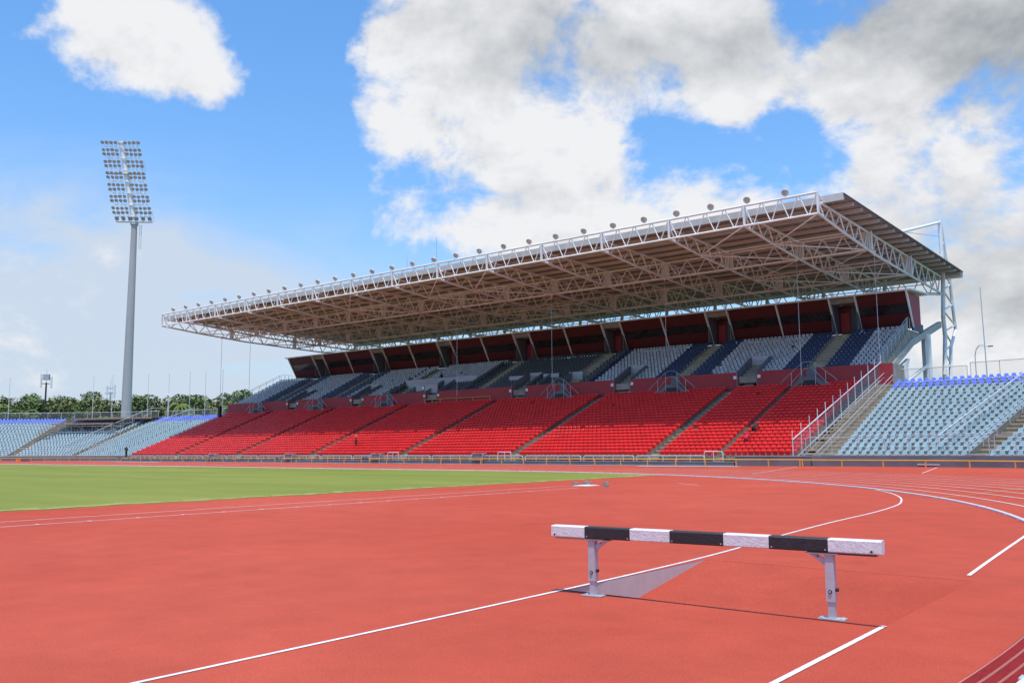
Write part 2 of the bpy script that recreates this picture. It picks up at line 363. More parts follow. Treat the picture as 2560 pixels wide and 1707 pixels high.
# grass field
G0 = 29.41
def wob(v): return 0.12*sin(v*1.3)+0.10*sin(v*3.7+1)+0.07*sin(v*8.1)
P = []
for i in range(201):
    v = -24+(76.0)*i/200
    if kerb_dist(G0, v) > -.35: break
    P.append((G0+wob(v), v))
vt = P[-1][1]
top = []
for p in oval(-.45, 90):
    if p[0] > G0+.1 and p[1] > vt: top.append(p)
top = [p for p in top if p[0] <= 165]
edge = [p for p in oval(-.45, 90) if p[0] > 128 and p[1] < KC[1]+10]
poly = [Vector((*p, 0.02)) for p in P+top]
poly = poly+[Vector((165, -24, 0.02))]
tri = mg.tessellate_polygon([poly])
b = MB(); b.add([tuple(v) for v in poly], [tuple(t) for t in tri]); up_fix(b)
k0 = len(b.v)
for a, c in zip(P[:-1], P[1:]):            # turf lip, about 2 cm proud of the rubber
    b.add([(a[0], a[1], 0.02), (c[0], c[1], 0.02), (c[0]-.01, c[1], 0.0), (a[0]-.01, a[1], 0.0)], [(0, 1, 2, 3)])
build(b, 'grass_field', M['grass'], kind='structure')
def strip_pts(pts, w, z, closed=False, off=0.0, zf=None):
    b = MB(); n = len(pts); Lp = []; Rp = []
    for i, p in enumerate(pts):
        a = pts[max(0, i-1)]; c = pts[min(n-1, i+1)]
        d = np.array(c)-np.array(a); d = d/np.linalg.norm(d); nn = np.array((-d[1], d[0]))
        q = np.array(p)+nn*off
        zz = zf(*q) if zf else 0
        Lp.append((*(q+nn*w/2), zz+z)); Rp.append((*(q-nn*w/2), zz+z))
    b.add(Lp+Rp, [(i, i+1, n+i+1, n+i) for i in range(n-1)]); up_fix(b); return b
# dry fringe of the turf, ragged, on both long edges
fr = MB()
rr = random.Random(3)
for a, c in zip(P[:-1], P[1:]):
    w1 = .35+.65*rr.random()
    if kerb_dist(a[0]+.8, a[1]) < -.5 and kerb_dist(c[0]+.8, c[1]) < -.5:
        fr.add([(a[0]+.004, a[1], .026), (c[0]+.004, c[1], .026), (c[0]+w1, c[1], .026), (a[0]+w1, a[1], .026)], [(0, 1, 2, 3)])
up_fix(fr); build(fr, 'turf_fringe', M['grass_dry'], kind='structure')
# tufts along the edge and scattered blades
tf = MB()
for i in range(2200):
    v = rr.uniform(-30, 44); u = G0+wob(v)+rr.choice([rr.uniform(-.05, .1), rr.uniform(0, 1.5)])
    if kerb_dist(u, v) > -.6: continue
    a = rr.uniform(0, pi); h = rr.uniform(.01, .035); w = .012
    tf.add([(u-w*cos(a), v-w*sin(a), .015), (u+w*cos(a), v+w*sin(a), .015), (u+rr.uniform(-.03, .03), v+rr.uniform(-.03, .03), .02+h)], [(0, 1, 2)])
build(tf, 'grass_tufts', M['grass_dry'], kind='stuff')
# painted lines: parts of the track
M['line'] = mat('worn_line_paint', (0.62, 0.55, 0.53), 0.8, scale=9, col2=(0.82, 0.80, 0.79), det=8, bump=0.4, bscale=80)
def gline(pts, w=.05, z=.006, name='white_line', m='line', zf=None, parent=track):
    b = strip_pts(pts, w, z, zf=zf); return build(b, name, M[m], parent)
for k in range(1, 9):
    r = KR+1.22*k
    pts = [kpt(t, 1.22*k) for t in np.linspace(.35, pi, 90)]+[(u, KC[1]+r) for u in np.linspace(KC[0]+3, KC2, 30)]+[(KC2+r*sin(t), KC[1]+r*cos(t)) for t in np.linspace(.03, 1.8, 40)]
    gline(pts, .075, .012, 'lane_line', zf=gz)
bend = [(6.95, -14), (6.95, 3.8), (7.0, 9.45), (7.12, 13.0), (7.3, 15.3), (7.6, 18.0), (7.9, 21.5), (8.12, 25.4), (8.5, 28.7), (9.0, 30.9), (9.75, 33.3), (10.85, 35.9), (12.2, 38.3), (13.6, 40.2), (15.2, 42.0)]
def smooth(pts, k=6):
    P = [np.array(p, float) for p in pts]; out = []
    for i in range(len(P)-1):
        p0, p1, p2, p3 = P[max(0, i-1)], P[i], P[i+1], P[min(len(P)-1, i+2)]
        for j in range(k):
            t = j/k; out.append(tuple(.5*((2*p1)+(-p0+p2)*t+(2*p0-5*p1+4*p2-p3)*t*t+(-p0+3*p1-3*p2+p3)*t**3)))
    out.append(tuple(P[-1])); return out
gline(smooth(bend), .055, .006, 'curved_line')
gline([(2.95, -10), (3.0, 6), (3.03, 9.60)], .055, .006)
gline(smooth([(3.22, 13.95), (3.36, 15.95), (3.60, 19.6), (3.82, 23.0)]), .055, .006)
gline([(25.23, -34), (25.23, 35.6)], .055, .006, 'runway_line'); gline([(23.57, -34), (23.57, 33.4)], .055, .006, 'runway_line')
for i in range(22):
    gline([(23.50, 3.5+i*1.32), (23.66, 3.5+i*1.32)], .10, .009, 'runway_mark')
gline([(15.2, 56.5), (16.9, 66.5)], .06, .010, 'stagger_line', zf=gz)
gline([(24.5, 53.6), (27.1, 67.3)], .06, .010, 'stagger_line', zf=gz)
gline([(20.3, 38.5), (22.5, 40.5)], .05, .006, 'faint_line')
for i in range(5): gline([(11.6-i*.5, 62.6+i*.55), (10.4-i*.5, 62.2+i*.55)], .08, .010, 'stagger_line', zf=gz)
gline(smooth([(8.6, 33.0), (8.0, 35.5), (7.3, 40.6), (6.8, 44)]), .05, .011, 'yellow_line', 'yellow', zf=gz)
gline([(40.5, 66.3), (36, 66.4), (31.5, 66.6)], 1.1, .03, 'white_pad', zf=gz)
gline([(131, 66.3), (118, 66.3)], 1.0, .03, 'white_pad', zf=gz)
# kerb: aluminium rail, one thing
kt = MB()
kp = [kpt(t) for t in np.linspace(.9, pi, 130)]+[(u, KC[1]+KR) for u in np.linspace(KC[0]+2, KC2, 40)]+[(KC2+KR*sin(t), KC[1]+KR*cos(t)) for t in np.linspace(.04, 1.9, 40)]
prof = [(-.05, .004), (-.05, .045), (-.035, .058), (.035, .058), (.05, .045), (.05, .004)]
V = []
for i, p in enumerate(kp):
    a = kp[max(0, i-1)]; c = kp[min(len(kp)-1, i+1)]; d = np.array(c)-np.array(a); d /= np.linalg.norm(d); nn = np.array((-d[1], d[0]))
    for o, z in prof: q = np.array(p)+nn*o; V.append((q[0], q[1], z))
m_ = len(prof)
Fk = [(i*m_+j, i*m_+j+1, (i+1)*m_+j+1, (i+1)*m_+j) for i in range(len(kp)-1) for j in range(m_-1)]
kt.add(V, Fk)
# outward-facing check
if np.cross(np.array(kt.v[kt.f[2][1]])-np.array(kt.v[kt.f[2][0]]), np.array(kt.v[kt.f[2][2]])-np.array(kt.v[kt.f[2][0]]))[2] < 0: kt.f = [f[::-1] for f in kt.f]
kb = build(kt, 'track_kerb', M['rail'], label='low white aluminium kerb curving between infield and running lanes', cat='kerb')
jt = MB()
for i in range(2, len(kp), 2):
    p = kp[i]; jt.box(p[0]-.07, p[0]+.07, p[1]-.07, p[1]+.07, .003, .052)
build(jt, 'kerb_foot', M['galv'], kb)
# drain grating beside the kerb (foreground right)
gt = thing('drain_grating', 'red plastic slotted drain grating beside the kerb in the near right corner', 'drain grate', (2.0, 8, 0))
bs = MB(); bp_ = MB()
for ring in range(3):
    ra = -.065-ring*.115; rb = ra-.095
    arc = np.linspace(1.40, 1.70, 360)
    for i, t in enumerate(arc):
        if kerb_dist(0, 0) is None: break
        for_r = (ra, rb)
        c0 = (*kpt(t, ra), .013); c1 = (*kpt(t, rb), .013)
        bs.beam(c0, c1, .015, .020)
    for r in (ra+.006, rb-.006):
        pts = [(*kpt(t, r), .014) for t in np.linspace(1.40, 1.70, 30)]
        for a, c in zip(pts[:-1], pts[1:]): bp_.beam(a, c, .012, .022)
base_ = strip_pts([kpt(t, -.24) for t in np.linspace(1.40, 1.70, 30)], .38, .003)
build(base_, 'channel', M['black'], gt); o = build(bs, 'slat', M['grate'], gt); o['kind'] = 'stuff'; build(bp_, 'edge_bar', M['gratebar'], gt)
# blocks and mat by the runway
def block_at(u, v, lab):
    o = MB()
    o.prism([(u-.10, v-.10, 0.002), (u+.10, v-.10, 0.002), (u+.10, v-.10, .13), (u+.085, v-.10, .145), (u-.085, v-.10, .145), (u-.10, v-.10, .13)], (0, .20, 0))
    build(o, 'concrete_block', M['concrete'], label=lab, cat='block', group='grey blocks by the runway end')
for (u, v), lab in zip([(25.3, 35.6), (24.75, 36.0), (24.4, 36.9), (23.0, 34.8), (25.5, 36.7), (25.9, 37.4)],
    ['small grey block, leftmost of the six by the runway end', 'small grey block, second from left by the runway end', 'small grey block just left of the white board', 'small grey block in front of the white board', 'small grey block at the right behind the white board', 'small grey block, rearmost one right of the white board']):
    block_at(u, v, lab)
b = MB(); b.box(24.1, 24.9, 34.9, 35.9, .003, .04); build(b, 'white_board', M['white'], label='flat white board lying at the end of the runway', cat='board')
b = MB(); b.tube((33.9, 52.2, 0), (33.9, 52.2, .55), .02); b.box(33.8, 34.0, 52.15, 52.25, 0, .03); build(b, 'marker_post', M['orange'], label='thin orange marker post beside the kerb at the tip of the grass', cat='marker post')
# ---------------------------------------------------------------- terraces
NR, DR, DZ, V0, Z0 = 22, 0.762, 0.305, 70.0, 0.75
BC_R, BC_L = (25.5, 31.0), (140.0, 31.0)      # bend centres of the two open stands
def on_path(sec, t, r):
    """sec 'S': t = u. 'R'/'L': t = angle from the straight. r = v for the straight."""
    if sec == 'S': return (t, r)
    if sec == 'R': return (BC_R[0]-(r-31)*sin(t), 31+(r-31)*cos(t))
    return (BC_L[0]+(r-31)*sin(t), 31+(r-31)*cos(t))
def sweep(sec, ts, prof, closed=False):
    b = MB(); n = len(prof); V = []
    for t in ts:
        for r, z in prof: u, v = on_path(sec, t, r); V.append((u, v, z))
    Fs = []
    for i in range(len(ts)-1):
        for j in range(n-1 if not closed else n):
            k = (j+1) % n
            Fs.append((i*n+j, i*n+k, (i+1)*n+k, (i+1)*n+j))
    b.add(V, Fs)
    # ends
    b.add(V[:n], [tuple(range(n))]); b.add(V[-n:], [tuple(range(n))])
    bm_fix(b); return b
def bm_fix(b):
    import bmesh
    bm = bmesh.new(); vs = [bm.verts.new(v) for v in b.v]
    for f, m in zip(b.f, b.m):
        try: ff = bm.faces.new([vs[i] for i in f]); ff.material_index = m
        except ValueError: pass
    bmesh.ops.remove_doubles(bm, verts=bm.verts, dist=1e-4)
    bmesh.ops.recalc_face_normals(bm, faces=bm.faces)
    bm.verts.ensure_lookup_table(); bm.verts.index_update()
    b.v = [tuple(v.co) for v in bm.verts]; b.f = [tuple(v.index for v in f.verts) for f in bm.faces]; b.m = [f.material_index for f in bm.faces]
    bm.free()
def terrace_profile(r_end, z_bot=-.2, extra=None):
    P = [(V0, z_bot)]
    for i in range(NR): P += [(V0+i*DR, Z0+i*DZ), (V0+(i+1)*DR, Z0+i*DZ)]
    zt = Z0+(NR-1)*DZ
    P += [(V0+NR*DR, zt+DZ), (r_end, zt+DZ), (r_end, z_bot)]
    return P
stand = thing('grandstand', 'large covered grandstand with white steel truss roof and dark red press booths', 'grandstand', (79, 90, 0))
b = sweep('S', [27.2, 133.3], terrace_profile(87.0)); build(b, 'terrace', M['concrete'], stand)
ost_r = thing('open_stand', 'uncovered stand with pale blue seats on the right of the covered grandstand', 'stand', (*on_path('R', .3, 80), 0), 'open stands either side of the grandstand')
ost_l = thing('open_stand', 'uncovered stand with pale blue seats at the far left beyond the covered grandstand', 'stand', (*on_path('L', .4, 80), 0), 'open stands either side of the grandstand')
R_END, L_END = 1.35, 1.25
b = sweep('R', list(np.linspace(-.041, R_END, 40)), terrace_profile(90.0)); build(b, 'terrace', M['concrete'], ost_r)
b = sweep('L', list(np.linspace(0, L_END, 40)), terrace_profile(90.0)); build(b, 'terrace', M['concrete'], ost_l)
b = sweep('S', [133.32, 140.0], terrace_profile(90.0)); build(b, 'terrace', M['concrete'], ost_l)
# front moat wall and walkway
def wallprof(v0, v1, z0, z1): return [(v0, z0), (v0, z1), (v1, z1), (v1, z0)]
b = sweep('S', [33.0, 133.3], wallprof(68.9, 69.1, 0, .52)); build(b, 'moat_wall', M['gray_wall'], stand)
b = sweep('S', [32.9, 133.3], wallprof(68.86, 69.14, .521, .56)); build(b, 'wall_cap', M['lightwall'], stand)
b = sweep('S', [32.9, 133.3], wallprof(68.55, 68.86, 0, .22)); build(b, 'gutter', M['lightwall'], stand)
b = sweep('S', [27.0, 133.3], wallprof(69.14, 69.99, 0, .20)); build(b, 'walkway', M['concrete'], stand)
b = sweep('S', [26.7, 133.3], wallprof(69.93, 69.985, .201, .70)); build(b, 'front_shade_panel', M['black'], stand)  # black panel stands in for the shade under the open front seating
b = sweep('S', [26.6, 32.88], wallprof(68.86, 69.1, 0, .98)); build(b, 'front_wall', M['gray_wall'], stand)
b = sweep('S', [26.6, 32.88], wallprof(68.83, 69.13, .981, 1.02)); build(b, 'wall_cap', M['lightwall'], stand)
for st, sec, ts in ((ost_r, 'R', np.linspace(-.026, R_END, 40)), (ost_l, 'L', np.linspace(0, L_END, 40)), (ost_l, 'S', [133.32, 140.0])):
    b = sweep(sec, list(ts), wallprof(68.86, 69.1, 0, 1.02 if sec == 'R' else .95)); build(b, 'front_wall', M['gray_wall'], st)
    b = sweep(sec, list(ts), wallprof(68.56, 68.86, 0, .22)); build(b, 'gutter', M['lightwall'], st)
    b = sweep(sec, list(ts), wallprof(69.11, 69.99, 0, .75)); build(b, 'walkway', M['concrete'], st)
# aisle steps: one part per aisle, half steps between the rows
AISLE_W = 1.25
def aisle(st, sec, t, w=AISLE_W, r0=0, r1=NR, mname='step'):
    b = MB()
    for i in range(r0, r1+1):
        r = V0+i*DR; z = Z0+(i-1)*DZ
        u, v = on_path(sec, t, r-.20)
        th = 0 if sec == 'S' else (-t if sec == 'R' else t)
        ax = (cos(th), -sin(th), 0) if sec != 'S' else (1, 0, 0)
        rv = (sin(th), cos(th), 0) if sec != 'S' else (0, 1, 0)
        if i == 0: z = Z0-DZ
        b.obox((u, v, z+DZ/4+.002), np.array(ax)*w/2, np.array(rv)*.19, (0, 0, DZ/4))
        u2, v2 = on_path(sec, t, r+.012) if i <= NR else (0, 0)
        # painted nosing on the full step
        b.obox((u2+rv[0]*.06, v2+rv[1]*.06, Z0+i*DZ+.006) if i < NR else (u2, v2, Z0+(NR)*DZ+.006), np.array(ax)*w/2, np.array(rv)*.17, (0, 0, .006))
    return build(b, 'aisle_steps', M[mname], st)
RED_AISLES = [41.43, 57.36, 73.34, 89.22, 104.9, 120.16]
for t in RED_AISLES: aisle(stand, 'S', t)
aisle(stand, 'S', 34.9, .62)
R_AISLES = [.275, .62, .98]; L_AISLES = [radians(13.5), radians(32.5), radians(52)]
for t in R_AISLES: aisle(ost_r, 'R', t)
for t in L_AISLES: aisle(ost_l, 'L', t, 1.3)
# stair flight between the covered stand and the right-hand open stand
b = MB()
for i in range(NR+1):
    r = V0+i*DR
    for h in (0, 1):
        z = Z0+(i-1)*DZ+h*DZ/2
        b.box(25.3, 28.2, r-.38+h*.38, r+.0+h*.38, z-.12+DZ/2, z+DZ/2+.008)
build(b, 'aisle_steps', M['step'], stand)

# ---------------------------------------------------------------- seats
def rrect(w0, w1, z0, z1, n=3, rad=.06):      # rounded outline in x,z: w0 bottom half width, w1 top half width
    P = []
    for (cx, cz, a0) in ((w0-rad, z0+rad, -pi/2), (w1-rad, z1-rad, 0), (-(w1-rad), z1-rad, pi/2), (-(w0-rad), z0+rad, pi)):
        for k in range(n): a = a0+k*pi/2/(n-1); P.append((cx+rad*cos(a), cz+rad*sin(a)))
    return P
def slab(b, outline, yf, th, tilt=0.0, zc=0.0, bev=.015, mi=0, bulge=0.0):   # front face at y = yf(z)
    n = len(outline)
    def y(z): return yf+(z-zc)*tilt
    cx = sum(p[0] for p in outline)/n; cz = sum(p[1] for p in outline)/n
    fr_ = [(cx+(x-cx)*.9, y(z)-bulge, cz+(z-cz)*.9) for x, z in outline]
    md = [(x, y(z)+bev, z) for x, z in outline]
    bk = [(x, y(z)+th, z) for x, z in outline]
    V = fr_+md+bk
    Fs = [tuple(range(n))]+[(n+i, n+(i+1) % n, (i+1) % n, i) for i in range(n)]+[(2*n+i, 2*n+(i+1) % n, n+(i+1) % n, n+i) for i in range(n)]+[tuple(range(3*n-1, 2*n-1, -1))]
    b.add(V, Fs, mi)
def seat_red(lod):
    b = MB(raw=True); n = 3 if lod == 0 else 2
    slab(b, rrect(.22, .225, .48, .80, n, .09), .33, .05, .22, .48, .02)
    slab(b, rrect(.19, .225, .30, .66, n, .08), .24, .11, -.26, .36, .03, bulge=.012)
    b.obox((0, .25, .672), (.205, 0, 0), (0, .085, .02), (0, -.003, .012))
    b.obox((-.25, .24, .36), (.018, 0, 0), (0, .045, 0), (0, 0, .05), 1)
    b.obox((-.25, .28, .16), (.016, 0, 0), (0, .016, 0), (0, 0, .16), 2)
    return b
def seat_bucket(lod):
    b = MB(raw=True); n = 3 if lod == 0 else 2
    slab(b, rrect(.20, .155, .36, .655, n, .05), .32, .045, .20, .36, .02)
    b.obox((0, .13, .350), (.195, 0, 0), (0, .19, .012), (0, 0, .018))
    b.obox((0, -.075, .330), (.25, 0, 0), (0, .018, 0), (0, 0, .022), 3)  # white bar: sunlit front edge of the row put into the colour
    b.obox((0, .25, .17), (.03, 0, 0), (0, .03, 0), (0, 0, .16), 1)
    return b
def seat_small(lod):
    b = MB(raw=True); n = 3 if lod == 0 else 2
    slab(b, rrect(.155, .182, .36, .74, n, .08), .30, .05, .14, .36, .02, bulge=-.01)
    b.obox((0, .14, .37), (.175, 0, 0), (0, .17, 0), (0, 0, .025))
    b.obox((0, .25, .17), (.03, 0, 0), (0, .03, 0), (0, 0, .16), 1)
    return b
_sm = {}
def seat_mesh(kind, colour, lod):
    k = (kind, colour, lod)
    if k not in _sm:
        b = {'red': seat_red, 'bucket': seat_bucket, 'small': seat_small}[kind](lod)
        me = mesh_from(b, 'seat', [M[colour], M['galv'], M['gray_wall'], M['white']])
        _sm[k] = (b, me)
    return _sm[k]
def joined(entries, name, parent):    # entries (u,v,z,rz,kind,colour)
    groups = {}
    for e in entries: groups.setdefault((e[4], e[5]), []).append(e)
    off = WL[parent.name]; AV, AF, AM, mats = [], [], [], []; base = 0
    for (kind, colour), es in groups.items():
        b, _ = seat_mesh(kind, colour, 1); v = np.array(b.v); ms = [M[colour], M['galv'], M['gray_wall'], M['white']]; mb0 = len(mats); mats += ms
        for e in es:
            c, s = cos(e[3]), sin(e[3]); R = np.array([[c, -s, 0], [s, c, 0], [0, 0, 1]])
            AV.append(v@R.T+np.array((-e[0], e[1], e[2]))-off)
            AF += [tuple(i+base for i in f) for f in b.f]; AM += [m+mb0 for m in b.m]; base += len(v)
    V = np.concatenate(AV); me = bpy.data.meshes.new(name)
    me.from_pydata(V.tolist(), [], AF); [me.materials.append(m) for m in mats]; me.polygons.foreach_set('material_index', AM); me.update()
    o = bpy.data.objects.new(name, me); C.objects.link(o); o.parent = parent; o['kind'] = 'stuff'; return o
def seating_block(entries, label, single, group):
    cu = np.mean([e[0] for e in entries]); cv = np.mean([e[1] for e in entries]); cz = min(e[2] for e in entries)
    t = thing('seating_block', label, 'seating block', (cu, cv, cz), group)
    entries = sorted(entries, key=lambda e: e[0]**2+e[1]**2)
    near = entries[:300] if single else []
    for e in near:
        o = inst('seat', seat_mesh(e[4], e[5], 0)[1], t, e[:3], e[3])
    rest = entries[len(near):]
    if rest: joined(rest, 'seat_rows', t)
rs = random.Random(11)
# red lower blocks: right edge u, left edge u
bounds = [28.25, 34.55, 35.25]+sum([[a-AISLE_W/2, a+AISLE_W/2] for a in RED_AISLES], [])+[132.9]
blocks = list(zip(bounds[0::2], bounds[1::2]))
blocks = [(28.25, 34.58), (35.2, 40.8)]+[(RED_AISLES[i]+AISLE_W/2, RED_AISLES[i+1]-AISLE_W/2) for i in range(5)]+[(RED_AISLES[5]+AISLE_W/2, 132.9)]
names = ['narrow block of red seats beside the glass-sided stair, right end', 'narrow block of red seats where two workers stand, right of the first wide aisle',
 'block of red seats between the first and second aisle from the right', 'block of red seats between the second and third aisle from the right', 'middle block of red seats, below the yellow rail and charcoal seats',
 'block of red seats to the left of the yellow rail, lone worker among them', 'block of red seats next to last at the far left', 'farthest block of red seats, bordering the left-hand pale blue seats']
MISSING = {(3, 33), (5, 30)}
for bi, (a, c) in enumerate(blocks):
    n = int(round((c-a)/.512)); E_ = []
    for i in range(NR-0):
        for k in range(n):
            u = a+(k+.5)*(c-a)/n; v = V0+i*DR+.10+rs.uniform(-.006, .006)
            if i == NR-1 and bi not in (0, 1) and k < 0: continue
            if rs.random() < .0015: continue
            E_.append((u, v, Z0+i*DZ, rs.uniform(-.012, .012), 'red', 'seat_red'))
    seating_block(E_, names[bi], bi < 5, 'red seating blocks of the lower tier')
# open stand blocks
def arc_block(sec, t0, t1, label, single, pitch=.56, group='pale blue seating blocks'):
    E_ = []
    for i in range(NR):
        r = V0+i*DR+.10; rr_ = r-31; n = int((t1-t0)*rr_/pitch)
        for k in range(n):
            t = t0+(k+.5)/n*(t1-t0)*(n*pitch/((t1-t0)*rr_)) if False else t0+(k+.5)*(t1-t0)/n
            u, v = on_path(sec, t, r)
            E_.append((u, v, Z0+i*DZ, (-t if sec == 'R' else t), 'bucket', 'seat_blue' if i >= NR-3 else 'seat_light'))
    seating_block(E_, label, single, group)
def arc_trim(t, w): return w/46.0
g_ = .018
arc_block('R', .008, .275-g_, 'pale blue seats with royal blue top rows right of the glass-sided stair', True, .585)
arc_block('R', .275+g_, .62-g_, 'pale blue seats at the right edge of the photo beyond the aisle', True, .585)
arc_block('R', .62+g_, .98-g_, 'pale blue seats outside the right edge of the photo, first bay', False, .585)
E_ = []
for i in range(NR):
    for k in range(11):
        E_.append((133.55+k*.58, V0+i*DR+.10, Z0+i*DZ, 0, 'bucket', 'seat_blue' if i >= NR-3 else 'seat_light'))
    r = V0+i*DR+.10; rr_ = r-31; t1 = L_AISLES[0]-g_; n = int(t1*rr_/.58)
    for k in range(n):
        t = (k+.5)*t1/n; u, v = on_path('L', t, r); E_.append((u, v, Z0+i*DZ, t, 'bucket', 'seat_blue' if i >= NR-3 else 'seat_light'))
seating_block(E_, 'pale blue seats between the far red block and the wooden scaffold platform', False, 'pale blue seating blocks')
arc_block('L', L_AISLES[0]+g_, L_AISLES[1]-g_, 'pale blue seats under the wooden scaffold platform', False, .60)
arc_block('L', L_AISLES[1]+g_, L_AISLES[2]-g_, 'pale blue seats at the left edge of the photo', False, .60)
# upper tier terrace
UR, UD, UZ, UV0, UZ0 = 13, 0.735, 0.36, 87.55, 8.98
prof = [(87.2, 8.3)]
prof += [(87.2, UZ0)]
for i in range(UR): prof += [(UV0+i*UD, UZ0+i*UZ), (UV0+(i+1)*UD, UZ0+i*UZ)]
prof[2] = (UV0, UZ0)
zt = UZ0+(UR-1)*UZ
prof += [(UV0+UR*UD, zt+UZ), (102.5, zt+UZ), (102.5, zt-.1), (98.2, zt-.45), (87.6, 8.3)]
b = sweep('S', [26.7, 133.0], prof); build(b, 'upper_terrace', M['concrete'], stand)
GAPS = [33.15+14.8*k for k in range(7)]       # aisles in the upper tier and gaps between the booths
VOMS = [39.9+15.15*k for k in range(6)]
VIPRANGE = (65.0, 77.0)
for gi, g in enumerate(GAPS):
    b = MB()
    for i in range(UR+1):
        z = UZ0+(i-1)*UZ; v = UV0+i*UD
        if i > 0: b.box(g-.95, g+.95, v-.36, v-.001, z+.002, z+UZ/2)
        b.box(g-.95, g+.95, v+.02, v+.30, z+UZ+.0015, z+UZ+.014)
    build(b, 'aisle_steps', M['step'], stand)
# upper seats
ub = [26.9]+sum([[g-1.0, g+1.0] for g in GAPS], [])+[132.6]
ublocks = list(zip(ub[0::2], ub[1::2]))
ulab = ['navy and white upper-tier seats at the right end, under the last press booth', 'navy and white upper-tier seats between the first two wide upper aisles from the right',
 'navy and white upper-tier seats between the second and third upper aisles', 'charcoal official seats in the middle of the upper tier, right part', 'white upper-tier seats above the light grey wall, left of the charcoal seats',
 'white and navy upper-tier seats left of the light grey wall', 'white and navy upper-tier seats next to last at the left end', 'small white and navy block at the far left end of the upper tier']
VIPW = [(80.5, 94.0, 5.0)]
for bi, (a, c) in enumerate(ublocks):
    n = int((c-a)/.455); E_ = []
    for i in range(UR):
        for k in range(n):
            u = a+(k+.5)*(c-a)/n
            vm = [w for w in VOMS if -1.15 < u-(w) < 1.15+.25*max(0, 0)]
            if vm and i < 4: continue
            edge_r = (u-a) < 2.3 and a > 27.0; edge_l = (c-u) < 2.3 and c < 132
            col = 'seat_navy' if (edge_r or edge_l) else 'seat_white'
            kind = 'small'
            if 60.2 < u < 79.8 and not (u < 64.0 and False): col = 'seat_dark'
            if 62.4 < u < 64.0: continue
            if 79.8 <= u < 95 :
                if i < 4: col = 'seat_dark'
                elif i in (4, 5): continue
                else: col = 'seat_white'
            if 93.2 < u < 96 and i < 4: col = 'seat_dark'
            if rs.random() < .004: continue
            E_.append((u, UV0+.08+i*UD, UZ0+i*UZ, rs.uniform(-.03, .03), kind, col))
    if E_: seating_block(E_, ulab[bi], bi < 3, 'upper tier seating blocks')
# red dividing wall with openings
edges = [27.0]
segs = []
op = sorted([(w-1.0, w+1.0) for w in VOMS])
cur = 25.45
for a, c in op:
    segs.append((cur, a)); cur = c
segs.append((cur, 133.3))
for a, c in segs:
    # notch behind each arched stair
    nn = [g for g in ARCHES if a < g < c] if 'ARCHES' in globals() else []
    b = MB(); b.box(a, c, 87.0, 87.18, 7.2, 9.42)
    build(b, 'dividing_wall', M['redwall'], stand)
# small vomitory openings: grey flanking walls, steps, white number plates
for wi, w in enumerate(VOMS):
    b = MB()
    for s in (-1, 1):
        u = w+s*1.08
        b.prism([(u-.07, 86.95, 7.46), (u-.07, 90.6, 9.2), (u-.07, 91.2, 10.9), (u-.07, 90.4, 11.2), (u-.07, 86.95, 9.46)], (.14, 0, 0))
    build(b, 'stair_parapet', M['gray_wall'], stand)
    b = MB(); b.box(w-1.01, w+1.01, 90.6, 90.75, 8.6, 11.3); build(b, 'head_wall', M['lightwall'], stand)
    b = MB(); b.box(w-1.0, w+1.0, 87.25, 90.6, 7.3, 7.5); 
    for i in range(6): b.box(w-.1, w+.95, 87.2+i*.3, 87.5+i*.3, 7.5+i*.2, 7.7+i*.2)
    build(b, 'opening_steps', M['lightwall'], stand)
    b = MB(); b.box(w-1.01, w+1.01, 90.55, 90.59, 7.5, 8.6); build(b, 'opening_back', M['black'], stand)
    for s in (-1, 1):
        b = MB(); b.box(w+s*1.32-.17, w+s*1.32+.17, 86.93, 86.96, 8.72, 9.05); build(b, 'number_plate', M['white'], stand)
# arched handrail stairs in front of the wall below each wide upper aisle
AR = [33.1, 48.2, 63.3, 93.7, 108.8, 123.9]
for ai, g in enumerate(AR):
    b = MB(); b.box(g-.55, g+.55, 86.93, 86.99, 7.5, 9.43); build(b, 'wall_opening', M['gray_wall'], stand)
    b = MB()
    b.prism([(g-2.2, 86.1, 7.3), (g+2.2, 86.1, 7.3), (g+.75, 86.1, 8.45), (g-.75, 86.1, 8.45)], (0, .8, 0))
    build(b, 'crossing_stairs', M['gray_wall'], stand)
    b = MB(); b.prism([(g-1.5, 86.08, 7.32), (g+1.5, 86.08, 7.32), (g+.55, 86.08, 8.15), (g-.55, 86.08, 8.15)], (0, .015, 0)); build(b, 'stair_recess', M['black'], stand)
    hr = thing('arched_handrail', ['peaked steel handrail over the crossing stair at the right end of the dividing wall', 'peaked steel handrail over the second crossing stair from the right', 'peaked steel handrail below the charcoal seats', 'peaked steel handrail third from the left along the dividing wall', 'peaked steel handrail second from the left along the dividing wall', 'peaked steel handrail at the far left end of the dividing wall'][ai], 'handrail', (g, 86.0, 7.4), 'peaked handrails along the dividing wall')
    for dz, dv, nm in ((0, 0, 'top_rail'), (-.62, 0, 'lower_rail')):
        k = 1 if dz == 0 else .78
        b = MB(); b.path([(g-2.8*k, 86.05, 8.0+dz*.6), (g-2.45*k, 86.05, 8.35+dz), (g-.75*k, 86.05, 9.75+dz), (g-.3*k, 86.05, 9.95+dz), (g+.3*k, 86.05, 9.95+dz), (g+.75*k, 86.05, 9.75+dz), (g+2.45*k, 86.05, 8.35+dz), (g+2.8*k, 86.05, 8.0+dz*.6)], .028)
        build(b, nm, M['galv'], hr)
    for du, zt_ in ((-1.7, 8.95), (-.7, 9.75), (.7, 9.75), (1.7, 8.95)):
        bar('post', (g+du, 86.05, 7.5), (g+du, 86.05, zt_), .025, M['galv'], hr)
